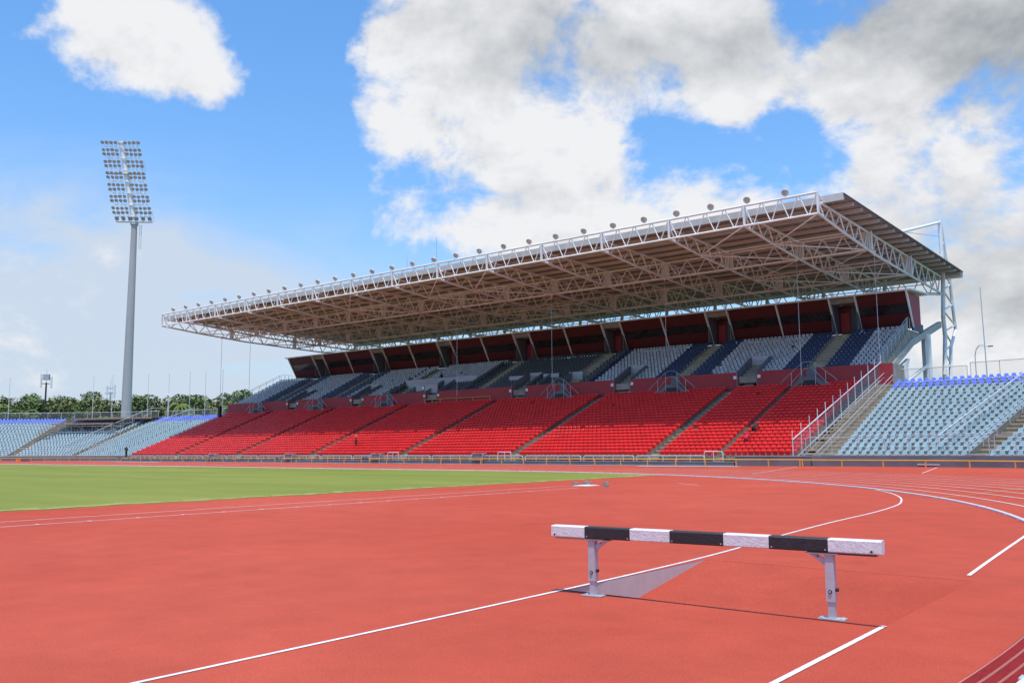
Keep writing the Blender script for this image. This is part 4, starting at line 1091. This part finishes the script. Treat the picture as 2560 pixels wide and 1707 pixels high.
for a, c in ((14, 18), (18, 22), (22, 26), (26, 30)):
    p0 = lp_(a, 79.5); p1 = lp_(c, 79.5); bar('diagonal_brace', (*p0, 4.7), (*p1, 6.4), .04, M['galv'], sc); 
for z in (4.9, 5.9):
    p0 = lp_(14, 79.5); p1 = lp_(32, 79.5); bar('ledger', (*p0, z+.2), (*p1, z+.2), .04, M['galv'], sc)
for j in range(5):
    b = MB(); p0, p1 = lp_(29.8, 79.2-j*.55), lp_(33, 79.2-j*.55); b.beam((*p0, 6.0-j*.33), (*p1, 6.0-j*.33), .35, .07); build(b, 'ladder_tread', M['wood'], sc)
# dark shade cloth under the deck
b = MB(); 
for j in range(6):
    p0, p1 = lp_(16+j*2.6, 83.8), lp_(16+(j+1)*2.6, 83.8); b.add([(*p0, 6.3), (*p1, 6.3), (*p1, 7.5), (*p0, 7.5)], [(0, 1, 2, 3)])
M['cloth'] = mat('shade_net', (0.03, 0.04, 0.05), 0.9, alpha=.45)
build(b, 'shade_net', M['cloth'], sc)
# ---------------------------------------------------------------- floodlight tower
TB = np.array((207.9, 108.1, 0.0))
tw = thing('floodlight_tower', 'tall tapering floodlight tower with rows of round lamps behind the left-hand stand', 'floodlight tower', tuple(TB))
T1 = np.array((207.2, 107.8, 57.0)); T2 = T1+np.array((2.6, -2.9, 19.8))
b = MB(); b.tube(TB, T1, 1.30, 20, 0.68); build(b, 'pole', M['towerpole'], tw, smooth=False)
b = MB(); b.tube(T1+np.array((0, 0, -.6)), T1+np.array((0, 0, .3)), .92, 16); build(b, 'collar', M['galv'], tw)
hd = (T2-T1)/np.linalg.norm(T2-T1)
b = MB(); b.tube(T1, T2, .62, 14, .52); b.tube(T2, T2+hd*.4, .75, 12); build(b, 'head_post', M['steel'], tw)
# lateral direction: facing the field, i.e. across the line of sight
lat = np.array((-.72, .69, 0.0)); lat = lat/np.linalg.norm(lat)     # to the right in the picture
fro = np.cross(lat, hd); fro = fro/np.linalg.norm(fro)
if np.dot(fro[:2], -TB[:2]) < 0: fro = -fro
NL = 7
Ltot = np.linalg.norm(T2-T1)
tl = lamp_proto(.38, .36); tl_me = mesh_from(tl, 'lamp', [M['lampgrey'], M['lampglass']], smooth=True)
for k in range(NL):
    c = T1+hd*(1.4+k*(Ltot-2.4)/(NL-1))+fro*.7
    b = MB(); b.beam(c-lat*4.0, c+lat*4.1, .2, .2); build(b, 'cross_arm', M['steel'], tw)
    for s in (-1, 1):
        for h in (-.95, .95):
            if k == 0 and h < 0: continue
            for j in range(4):
                p = c+lat*(s*(1.08+j*1.04)+ (.0 if s < 0 else .12))+hd*(h+rs.uniform(-.06, .06))
                o = inst('lamp', tl_me, tw, tuple(p+fro*.25))
                f = Vector(bl(fro+np.array((rs.uniform(-.35, .35), rs.uniform(-.35, .35), -.55+rs.uniform(-.2, .15))))).normalized()
                o.rotation_mode = 'QUATERNION'; o.rotation_quaternion = f.to_track_quat('-Y', 'Z'); s_ = 1.22; o.scale = (s_, s_, s_)
                
    for j in range(-4, 5):
        if j: bar('lamp_stalk', tuple(c+lat*(.98*j)), tuple(c+lat*(.98*j)+hd*(.9)), .05, M['galv'], tw)
for k, dd in enumerate((.2, 12.4)):
    c = T1+hd*dd
    b = MB(); b.beam(c-lat*4.15+fro*.4, c+lat*4.3+fro*.4, 1.0, .30); build(b, 'platform', M['steel'], tw)
    q = c+lat*4.2+fro*.4
    b = MB()
    for z in (0, .5, 1.0, 1.5, 2.0, 2.6): b.tube(q+hd*z, q+hd*z+lat*.65, .035, 5)
    b.tube(q, q+hd*2.6, .04, 5); b.tube(q+lat*.65, q+lat*.65+hd*2.6, .04, 5); build(b, 'safety_rail', M['galv'], tw)
b = MB()
for j in range(6):
    c = T1+hd*.9+lat*(-3.8+j*1.55)+fro*.7; b.obox(c, lat*.38, fro*.3, hd*.36)
build(b, 'ballast_box', M['gray_wall'], tw)
b = MB(); q = T1+lat*1.25
for z in np.linspace(-.8, -6.4, 14): b.tube(q+np.array((0, 0, z)), q+lat*.5+np.array((0, 0, z)), .04, 4)
b.tube(q+np.array((0, 0, -.5)), q+np.array((0, 0, -6.4)), .05, 4); b.tube(q+lat*.5+np.array((0, 0, -.5)), q+lat*.5+np.array((0, 0, -6.4)), .05, 4); build(b, 'ladder', M['galv'], tw)
# ---------------------------------------------------------------- flagpoles
FP = [(183.4, 71.7, 15.9), (170.9, 81.8, 16.0), (167.5, 83.8, 16.2), (160.2, 87.0, 16.2), (155.5, 88.5, 16.0), (150.4, 89.7, 16.2), (146.2, 90.3, 15.9), (141.2, 90.6, 16.1)]
fl = ['at the left edge of the photo', 'left of the floodlight tower, midway to the phone mast', 'just left of the floodlight tower', 'first one right of the floodlight tower', 'carrying a small lamp at half height', 'third one right of the tower', 'fourth one right of the tower', 'nearest the covered grandstand']
for (u, v, z), lb in zip(FP, fl):
    u2, v2 = u*1.005, v*1.01
    f = build(MB().tube((u2, v2, 6.0), (u2, v2, z), .075, 6, .04), 'flagpole', M['rail'], label='bare white flagpole '+lb, cat='flagpole', group='flagpoles behind the left-hand stand')
    b = MB(); b.tube((u2, v2, z), (u2, v2, z+.12), .09, 8, .03); build(b, 'finial', M['rail'], f)
    if 'lamp' in lb:
        b = MB(); b.tube((u2, v2, 12.0), (u2+.1, v2-.35, 12.1), .22, 8); build(b, 'lamp', M['white'], f)
        b = MB(); b.tube((u2, v2, 6), (u2, v2, 11.9), .14, 6); build(b, 'sleeve', M['rail'], f)
f = build(MB().tube((26.1, 130, 0), (26.35, 130, 22.4), .09, 6, .05), 'flagpole', M['galv'], label='bare flagpole behind the right-hand open stand, right of the steel masts', cat='flagpole')
b = MB(); b.path([(27.5, 130, 0), (27.5, 130, 13.4), (27.3, 130, 14.3), (26.9, 130, 14.75), (26.2, 130, 14.7), (25.7, 130, 14.55)], .06)
sl = build(b, 'street_lamp', M['galv'], label='curved street lamp behind the royal blue seat rows at the right', cat='street lamp')
b = MB(); b.box(25.3, 25.9, 129.9, 130.1, 14.45, 14.6); build(b, 'lamp_head', M['gray_wall'], sl)
# ---------------------------------------------------------------- phone masts
def phone_mast(u, v, z, lb, flip):
    t = build(MB().tube((u, v, 0), (u, v, z-2.6), .32, 8, .22), 'phone_mast', M['seat_dark'] if flip else M['galv'], label=lb, cat='phone mast')
    n = lat
    for s, zz, h in ((-1.35, 0, 3.6), (1.25, -.4, 3.0)) if flip else ((-.9, 0, 2.6), (1.0, -.3, 3.6)):
        p = np.array((u, v, z-2.2+zz))+n*s
        b = MB(); b.obox(p, n*.2, fro*.15, np.array((0, 0, h/2))); build(b, 'antenna_panel', M['white'], t)
    b = MB(); b.tube(np.array((u, v, z-2.9))-n*1.4, np.array((u, v, z-2.9))+n*1.3, .10, 6); b.tube(np.array((u, v, z-1.6))-n*1.3, np.array((u, v, z-1.6))+n*1.2, .07, 6); build(b, 'cross_arm', M['seat_dark'], t)
    if flip:
        b = MB(); b.obox((u, v, z-1.2), n*.75, fro*.4, np.array((0, 0, .75))); build(b, 'equipment_box', M['lightwall'], t)
    b = MB(); b.tube((u, v, z-2.6), (u, v, z+.8), .05, 5); build(b, 'spike', M['galv'], t)
phone_mast(242.8, 104.3, 22.2, 'dark phone mast with white panels and a box, at the left behind the trees', True)
phone_mast(234.7, 117.5, 19.9, 'slim phone mast with two white panels just left of the floodlight tower', False)
# ---------------------------------------------------------------- trees
def leaf_mat(name, c, c2):
    m = mat(name, c, 0.7, scale=0.35, col2=c2, det=6, spec=0.2)
    m.node_tree.nodes['Principled BSDF'].inputs['Subsurface Weight'].default_value = 0.0
    return m
LM = [leaf_mat('leaves_olive', (0.15, 0.165, 0.06), (0.23, 0.235, 0.10)), leaf_mat('leaves_green', (0.125, 0.165, 0.055), (0.20, 0.245, 0.09)), leaf_mat('leaves_dark', (0.10, 0.13, 0.055), (0.17, 0.195, 0.085)), leaf_mat('leaves_light', (0.10, 0.145, 0.035), (0.17, 0.215, 0.06))]
def tree_proto(seed, H, R, m, conic=False):
    r = random.Random(seed); tr = MB(raw=True); cr_ = MB(raw=True)
    tr.tube((0, 0, 0), (r.uniform(-.3, .3), r.uniform(-.3, .3), H*.45), .32, 7, .22)
    tr.tube((0, 0, H*.42), (0, 0, H*.85), .22, 6, .07)
    lobes = []
    nl = 15
    for i in range(nl):
        a = r.uniform(0, 2*pi); hh = r.uniform(.25, .98); sp = (1-abs(hh-.55)*1.25)*R*.75 if not conic else (1.05-hh)*R
        p = np.array((cos(a)*sp*r.uniform(.4, 1), sin(a)*sp*r.uniform(.4, 1), H*hh)); rad = R*r.uniform(.26, .46)
        lobes.append((p, rad)); tr.tube((0, 0, H*min(.8, hh*.7)), p, .11, 5, .03)
    for p, rad in lobes:
        n = int(210*rad*rad/ (R*R*.13))
        for k in range(n):
            d = np.array((r.gauss(0, 1), r.gauss(0, 1), r.gauss(0, 1))); d /= np.linalg.norm(d)+1e-9
            q = p+d*rad*(r.uniform(.72, 1.08) if r.random() < .75 else r.uniform(.3, 1))*np.array((1, 1, .72))
            s = r.uniform(.16, .42); a1 = np.array((r.gauss(0, 1), r.gauss(0, 1), r.gauss(0, .6))); a1 /= np.linalg.norm(a1)
            nrm = d*.6+np.array((r.gauss(0, .6), r.gauss(0, .6), .5+r.gauss(0, .4))); a2 = np.cross(nrm, a1); a2 /= np.linalg.norm(a2)+1e-9
            cr_.add([q-a1*s-a2*s*.4, q+a2*s*.7, q+a1*s-a2*s*.3, q-a2*s*.75], [(0, 1, 2, 3)])
    return mesh_from(tr, 'trunk', M['bark']), mesh_from(cr_, 'crown', m)
def palm_proto(seed, H):
    r = random.Random(seed); tr = MB(raw=True); cr_ = MB(raw=True)
    tr.tube((0, 0, 0), (.5, .2, H), .22, 7, .14)
    for k in range(17):
        a = 2*pi*k/17+r.uniform(-.15, .15); L_ = r.uniform(3.2, 4.4); up = r.uniform(.1, 1.0); prev = None
        for s in range(8):
            t = s/7; x = L_*.8*t; z = H+up*1.6*x/L_*(1.4-t)*1.6-1.9*t*t*1.3
            p = np.array((.5+cos(a)*x, .2+sin(a)*x, z))
            if prev is not None:
                sd_ = np.array((-sin(a), cos(a), 0)); w = .38*(1-t*.7)
                for g in (-1, 1): cr_.add([prev, p, p+sd_*g*w+np.array((0, 0, -.35)), prev+sd_*g*w+np.array((0, 0, -.30))], [(0, 1, 2, 3)])
            prev = p
    return mesh_from(tr, 'trunk', M['bark']), mesh_from(cr_, 'crown', LM[3])
protos = [tree_proto(1, 15, 6.0, LM[0]), tree_proto(2, 14, 5.2, LM[1]), tree_proto(3, 15.5, 5.0, LM[2]), tree_proto(4, 13, 4.4, LM[0], True), tree_proto(5, 12, 5.6, LM[3]), tree_proto(6, 15, 5.6, LM[1])]
palms = [palm_proto(8, 8.5), palm_proto(9, 10.0)]
def plant(name, pr, u, v, s, label, cat='tree', grp=None, z=0.0, rz=None):
    t = thing(name, label, cat, (u, v, z), grp, rz=rs.uniform(0, 6.28) if rz is None else rz)
    for nm, me in zip(('trunk', 'crown'), pr):
        o = bpy.data.objects.new(nm, me); C.objects.link(o); o.parent = t
    t.scale = (s*1.22, s*1.22, s*rs.uniform(.97, 1.05)) if name != 'palm_tree' else (s, s, s); return t
def dirpos(px, dist):       # ground point along a bearing of the site, dist metres from the site origin
    a = math.atan((px-1280)/2246.9); fu, fv_ = cos(YAW), sin(YAW); ru, rv = -sin(YAW), cos(YAW)
    return (dist*(fu+ru*math.tan(a)), dist*(fv_+rv*math.tan(a)))
TR = [(-45, 0, 1.12), (5, 2, 1.10), (50, 1, 1.16), (92, 5, 1.22), (130, 0, 1.20), (168, 2, 1.20), (205, 1, 1.10), (240, 2, 1.24), (268, 0, 1.16), (298, 3, 1.12), (330, 5, 1.10), (362, 3, 1.14), (392, 1, 1.06), (425, 0, 1.10), (455, 2, 1.15), (482, 1, 1.20), (508, 2, 1.14), (534, 3, 1.16), (560, 2, 1.24), (588, 0, 1.16), (618, 5, 1.10), (655, 2, 1.14)]
adj = {0: 'broad olive', 1: 'bushy green', 2: 'dense dark green', 3: 'narrow pointed', 4: 'pale green', 5: 'rounded green'}
kinds_seen = {}
for i, (px, k, s) in enumerate(TR):
    u, v = dirpos(px, 262+rs.uniform(-8, 16))
    plant('broadleaf_tree', protos[k], u, v, 1.04+.5*(s-1.15), adj[k]+' back-row tree, '+ordinal(i, len(TR), 'the left edge', 'the grandstand'), 'tree', 'trees behind the left-hand stand')
for i, px in enumerate(range(-40, 640, 34)):
    u, v = dirpos(px+rs.uniform(-8, 8), 238+rs.uniform(-6, 6)); k = [1, 0, 4, 5, 1, 3, 0, 4][i % 8]
    plant('broadleaf_tree', protos[k], u, v, rs.uniform(.98, 1.06), 'lower '+adj[k]+' front-row tree, '+ordinal(i, 20, 'the left edge', 'the grandstand'), 'tree', 'trees behind the left-hand stand')
for i, (px, d, s, lb) in enumerate([(262, 222, 1.15, 'small palm with drooping fronds left of the floodlight tower'), (447, 225, 1.3, 'palm with bright fronds behind the cream fence, right of the tower'), (480, 222, 1.2, 'lower palm between two flagpoles'), (575, 215, 1.2, 'pale palm beside the dark hanging box'), (632, 205, 1.45, 'bright green palm at the left end of the upper tier')]):
    u, v = dirpos(px, d); plant('palm_tree', palms[i % 2], u, v, s, lb, 'palm tree')
for o_, (px, d) in enumerate([(660, 195), (690, 190)]):
    u, v = dirpos(px, d); plant('broadleaf_tree', protos[4], u, v, 1.0, ['light green tree showing above the left end railing of the upper tier', 'light green tree half hidden by the left end of the upper seats'][o_], 'tree')
# ---------------------------------------------------------------- water jump barrier
bu, bv, ang = 4.996, 9.523, 3.0517
Dd = np.array((cos(ang), sin(ang), 0)); Pp = np.array((-Dd[1], Dd[0], 0))
if np.dot(Pp, (-bu, -bv, 0)) < 0: Pp = -Pp          # towards the lens
Cc = np.array((bu, bv, 0)); LS, OH, HH, BS, BL = 2.864, .557, .840, .142, 3.962
def BP(s, w, z): return Cc+Dd*s+Pp*w+np.array((0, 0, z))
bt = thing('steeplechase_barrier', 'steeplechase barrier with black and white striped beam on two grey steel legs', 'barrier', tuple(Cc))
s0 = -LS/2-OH
# stripe boundaries along the beam, from the left end in the photo
cutpx = [1378.5, 1461, 1574, 1673.5, 1808, 1921.5, 2069.5, 2204.5]
def s_of_px(x):
    lo, hi = -3.0, 3.0
    for _ in range(50):
        m = (lo+hi)/2; p = BP(m, BS/2, HH-BS/2); q = np.array(bl(p))-np.array((0, 0, EYE)); X = 1280+2246.94*np.dot(q, R1)/np.dot(q, F)
        if X < x: lo = m
        else: hi = m
    return lo
cs = [s0, -1.552, -1.083, -.618, .055, .660, 1.385, s0+BL]
cs = [s_of_px(x) for x in cutpx]; cs[0] = s0; cs[-1] = s0+BL
def chamfer_beam(a, c, m, nm):
    h = BS/2; ch = .012; b = MB()
    outl = [(-h+ch, -h), (h-ch, -h), (h, -h+ch), (h, h-ch), (h-ch, h), (-h+ch, h), (-h, h-ch), (-h, -h+ch)]
    b.prism([tuple(BP(a+.0006, w, HH-h+z)) for w, z in outl], Dd*(c-a-.0012)); return build(b, nm, m, bt)
for k in range(7):
    m = M['greywood'] if k % 2 == 0 else M['blackbeam']
    sg = chamfer_beam(cs[k], cs[k+1], m, 'beam_segment')
    if k in (1, 3, 5):
        for s in (cs[k]+.03, cs[k+1]-.03):
            b = MB(); b.tube(BP(s, BS/2, HH-BS+.025), BP(s, BS/2+.005, HH-BS+.025), .0075, 8); build(b, 'screw', M['galv'], sg)
    if k in (0, 6):
        s = cs[0]+.05 if k == 0 else cs[-1]-.10
        b = MB(); b.tube(BP(s, BS/2, HH-BS+.03), BP(s, BS/2+.006, HH-BS+.03), .013, 8); build(b, 'screw', M['black'], sg)
for sgn, sp in ((-1, -LS/2), (1, LS/2)):
    lg = MB(); lg.obox(BP(sp, 0, .43), Dd*.045, Pp*.045, (0, 0, .245)); leg = build(lg, 'leg', M['legpaint'], bt)
    b = MB(); b.obox(BP(sp, 0, .097), Dd*.034, Pp*.034, (0, 0, .09)); build(b, 'inner_tube', M['legpaint'], leg)
    b = MB(); b.obox(BP(sp, .0, .010), Dd*.135, Pp*.075, (0, 0, .006)); build(b, 'base_plate', M['galv'], leg)
    b = MB()
    for a_, c_ in ((-.10, -.05), (.10, -.05), (.10, .05), (-.10, .05)): b.tube(BP(sp+a_, c_, .016), BP(sp+a_, c_, .026), .012, 6)
    build(b, 'anchor_bolt', M['galv'], leg)
    b = MB(); b.tube(BP(sp, .045, .29), BP(sp, .056, .29), .020, 12); build(b, 'height_pin', M['black'], leg)
    b = MB(); b.tube(BP(sp-.0, .050, .29), BP(sp, .060, .29), .011, 10); build(b, 'pin_face', M['legpaint'], leg)
    b = MB(); b.tube(BP(sp+.045, 0, .31), BP(sp+.075, 0, .31), .020, 10); build(b, 'side_knob', M['black'], leg)
    # triangular knee brace on the inner side
    i = -sgn
    b = MB(); b.prism([tuple(BP(sp+i*.045, -.02, .62)), tuple(BP(sp+i*.045, -.02, .55)), tuple(BP(sp+i*.21, -.02, .672)), tuple(BP(sp+i*.15, -.02, .672))], Pp*.04); build(b, 'knee_brace', M['legpaint'], leg)
    b = MB(); b.tube(BP(sp+i*.12, .02, .645), BP(sp+i*.12, .026, .645), .008, 8); build(b, 'brace_hole', M['black'], leg)
    b = MB(); lo_, hi_ = (-.10, .24) if sgn < 0 else (-.24, .10)
    b.obox(BP(sp+(lo_+hi_)/2, 0, .680), Dd*((hi_-lo_)/2), Pp*.06, (0, 0, .006)); build(b, 'top_plate', M['legpaint'], leg)
b = MB(); b.obox(BP((s0+.05-LS/2+.18)/2, 0, .6885), Dd*((-LS/2+.18-s0-.05)/2), Pp*.055, (0, 0, .0085)); build(b, 'packing_strip', M['wood'], bt)
b = MB(); b.obox(BP((LS/2-.22+s0+BL-.06)/2, 0, .6875), Dd*((s0+BL-.06-LS/2+.22)/2), Pp*.055, (0, 0, .0095)); build(b, 'packing_strip', M['seat_dark'], bt)
# ---------------------------------------------------------------- people (small in the photo)
def person(loc, rz, joints, radii, edges, cols, label, pelvis=0, zc=(.52, .98)):
    me = bpy.data.meshes.new('body'); me.from_pydata(joints, edges, [])
    o = bpy.data.objects.new('body', me); C.objects.link(o)
    sk = o.modifiers.new('skin', 'SKIN'); 
    if not me.skin_vertices: pass
    for i, v in enumerate(me.skin_vertices[0].data): v.radius = radii[i]; v.use_root = (i == pelvis)
    sb = o.modifiers.new('sub', 'SUBSURF'); sb.levels = 1; sb.render_levels = 1
    dg = bpy.context.evaluated_depsgraph_get(); ev = o.evaluated_get(dg); nm = bpy.data.meshes.new_from_object(ev)
    bpy.data.objects.remove(o); nm.materials.clear()
    for c in cols: nm.materials.append(c)
    return nm
J = {}
def figure(loc, rz, pose, shirt, trousers, hat, label):
    t = thing('person', label, 'person', loc, None, rz=rz)
    # joints: 0 pelvis 1 spine 2 chest 3 neck 4 head 5/6/7 left shoulder elbow hand 8/9/10 right 11 hipL 12 kneeL 13 ankleL 14 toeL 15.. right
    stand_ = [(0, 0, .95), (0, 0, 1.12), (0, .0, 1.35), (0, 0, 1.50), (0, -.01, 1.66), (.19, 0, 1.42), (.25, -.02, 1.16), (.22, -.16, .96), (-.19, 0, 1.42), (-.25, -.02, 1.16), (-.20, -.2, 1.0), (.09, 0, .9), (.10, -.02, .50), (.10, 0, .08), (.11, -.14, .04), (-.09, 0, .9), (-.10, .02, .50), (-.11, .03, .08), (-.12, -.12, .04)]
    bend_ = [(0, .10, .88), (0, -.05, 1.02), (0, -.28, 1.12), (0, -.42, 1.12), (0, -.55, 1.08), (.18, -.32, 1.08), (.24, -.42, .82), (.16, -.58, .66), (-.18, -.32, 1.08), (-.26, -.40, .82), (-.2, -.55, .64), (.10, .10, .82), (.12, -.02, .46), (.12, .10, .08), (.13, -.05, .04), (-.10, .10, .82), (-.14, .0, .46), (-.15, .12, .08), (-.16, -.02, .04)]
    sit_ = [(0, .10, .48), (0, .12, .66), (0, .08, .90), (0, .05, 1.04), (0, .02, 1.19), (.19, .06, .96), (.25, -.02, .72), (.15, -.22, .60), (-.19, .06, .96), (-.25, -.02, .72), (-.15, -.22, .60), (.10, .05, .47), (.12, -.36, .50), (.12, -.38, .10), (.12, -.52, .06), (-.10, .05, .47), (-.12, -.36, .50), (-.12, -.38, .10), (-.12, -.52, .06)]
    P = {'stand': stand_, 'bend': bend_, 'sit': sit_}[pose]
    E_ = [(0, 1), (1, 2), (2, 3), (3, 4), (2, 5), (5, 6), (6, 7), (2, 8), (8, 9), (9, 10), (0, 11), (11, 12), (12, 13), (13, 14), (0, 15), (15, 16), (16, 17), (17, 18)]
    r = [(.15, .11), (.14, .10), (.17, .11), (.06, .06), (.095, .11), (.07, .07), (.05, .05), (.04, .04), (.07, .07), (.05, .05), (.04, .04), (.10, .10), (.075, .075), (.05, .05), (.04, .04), (.10, .10), (.075, .075), (.05, .05), (.04, .04)]
    me = person(loc, rz, P, r, E_, [shirt, trousers, M['skin'], M['black']], label)
    pj = [np.array(p) for p in P]
    lab_of = [1, 0, 0, 2, 2, 0, 0, 2, 0, 0, 2, 1, 1, 1, 3, 1, 1, 1, 3]
    for pl in me.polygons:
        c = np.array(pl.center); k = int(np.argmin([np.linalg.norm(c-p) for p in pj])); pl.material_index = lab_of[k]
    o = bpy.data.objects.new('body', me); C.objects.link(o); o.parent = t
    hp = np.array(P[4])
    b = MB(raw=True); b.tube(hp+np.array((0, 0, .02)), hp+np.array((0, 0, .13)), .115, 10, .07); b.box(hp[0]-.09, hp[0]+.09, hp[1]-.2, hp[1]-.05, hp[2]+.03, hp[2]+.05)
    me2 = mesh_from(b, 'cap', hat); o2 = bpy.data.objects.new('cap', me2); C.objects.link(o2); o2.parent = t
    return t
dk = mat('dark_green_cloth', (0.012, 0.05, 0.035), 0.9); dk2 = mat('black_cloth', (0.012, 0.012, 0.014), 0.9); rc = mat('red_shirt', (0.55, 0.02, 0.06), 0.8); rt = mat('red_trousers', (0.35, 0.01, 0.03), 0.8); cap_r = mat('pale_cap', (0.5, 0.3, 0.3), 0.8)
figure((133.75, 69.85, .75), 0.4, 'stand', dk, dk2, cap_r, 'person in dark green standing at the foot of the farthest red block')
figure((83.6, V0+3*DR+.02, Z0+3*DZ), 2.6, 'stand', dk, dk2, cap_r, 'person in black with a green collar standing among sunlit red seats')
figure((33.45, V0+3*DR+.0, Z0+3*DZ), 3.3, 'bend', rc, rt, M['black'], 'person in red bending over between red seats at the right')
figure((33.75, V0+6*DR+.0, Z0+6*DZ), 2.9, 'bend', dk, dk2, M['black'], 'person in dark green bent forward just above the worker in red')
figure((93.6, UV0+5*UD-.3, UZ0+5*UZ), 0, 'sit', dk2, dk2, M['black'], 'person in black sitting at the left end of the light grey parapet')
figure((88.0, UV0+6*UD-.3, UZ0+6*UZ), 0, 'sit', dk2, dk2, M['black'], 'person in black sitting in the white seats behind the grey parapet')
figure((135.2, 88.6, 7.46), 0, 'stand', dk2, dk2, M['black'], 'person in black standing at the left end of the dividing wall')
# small dark equipment left on the seats and track edge
b = MB(); b.path([(18.3, 68.5, .30), (15.0, 67.9, .33)], .06); bb = build(b, 'bench', M['redwall'], label='low red and white bench in front of the right-hand wall', cat='bench')
b = MB()
for k in range(4): 
    b.box(18.0-k*.95, 18.15-k*.95, 68.25-k*.16, 68.6-k*.16, .15, .34)
build(b, 'leg', M['galv'], bb)
b = MB(); b.beam((18.6, 68.35, .42), (14.8, 67.75, .42), .4, .05); build(b, 'seat', M['white'], bb)
u, v = on_path('L', radians(24.0), 67.6)
b = MB(); b.path([(u, v, .2), (u+1.5, v-.6, .35), (u+2.2, v-.9, .5)], .12); b.path([(u+.4, v-.1, .2), (u+1.9, v-.8, .2)], .16); eq = build(b, 'field_equipment', M['black'], label='dark and orange equipment lying by the wall at the far left', cat='equipment')
b = MB(); b.box(u+1.4, u+2.3, v-1.0, v-.5, .2, .55); build(b, 'orange_case', M['orange'], eq)
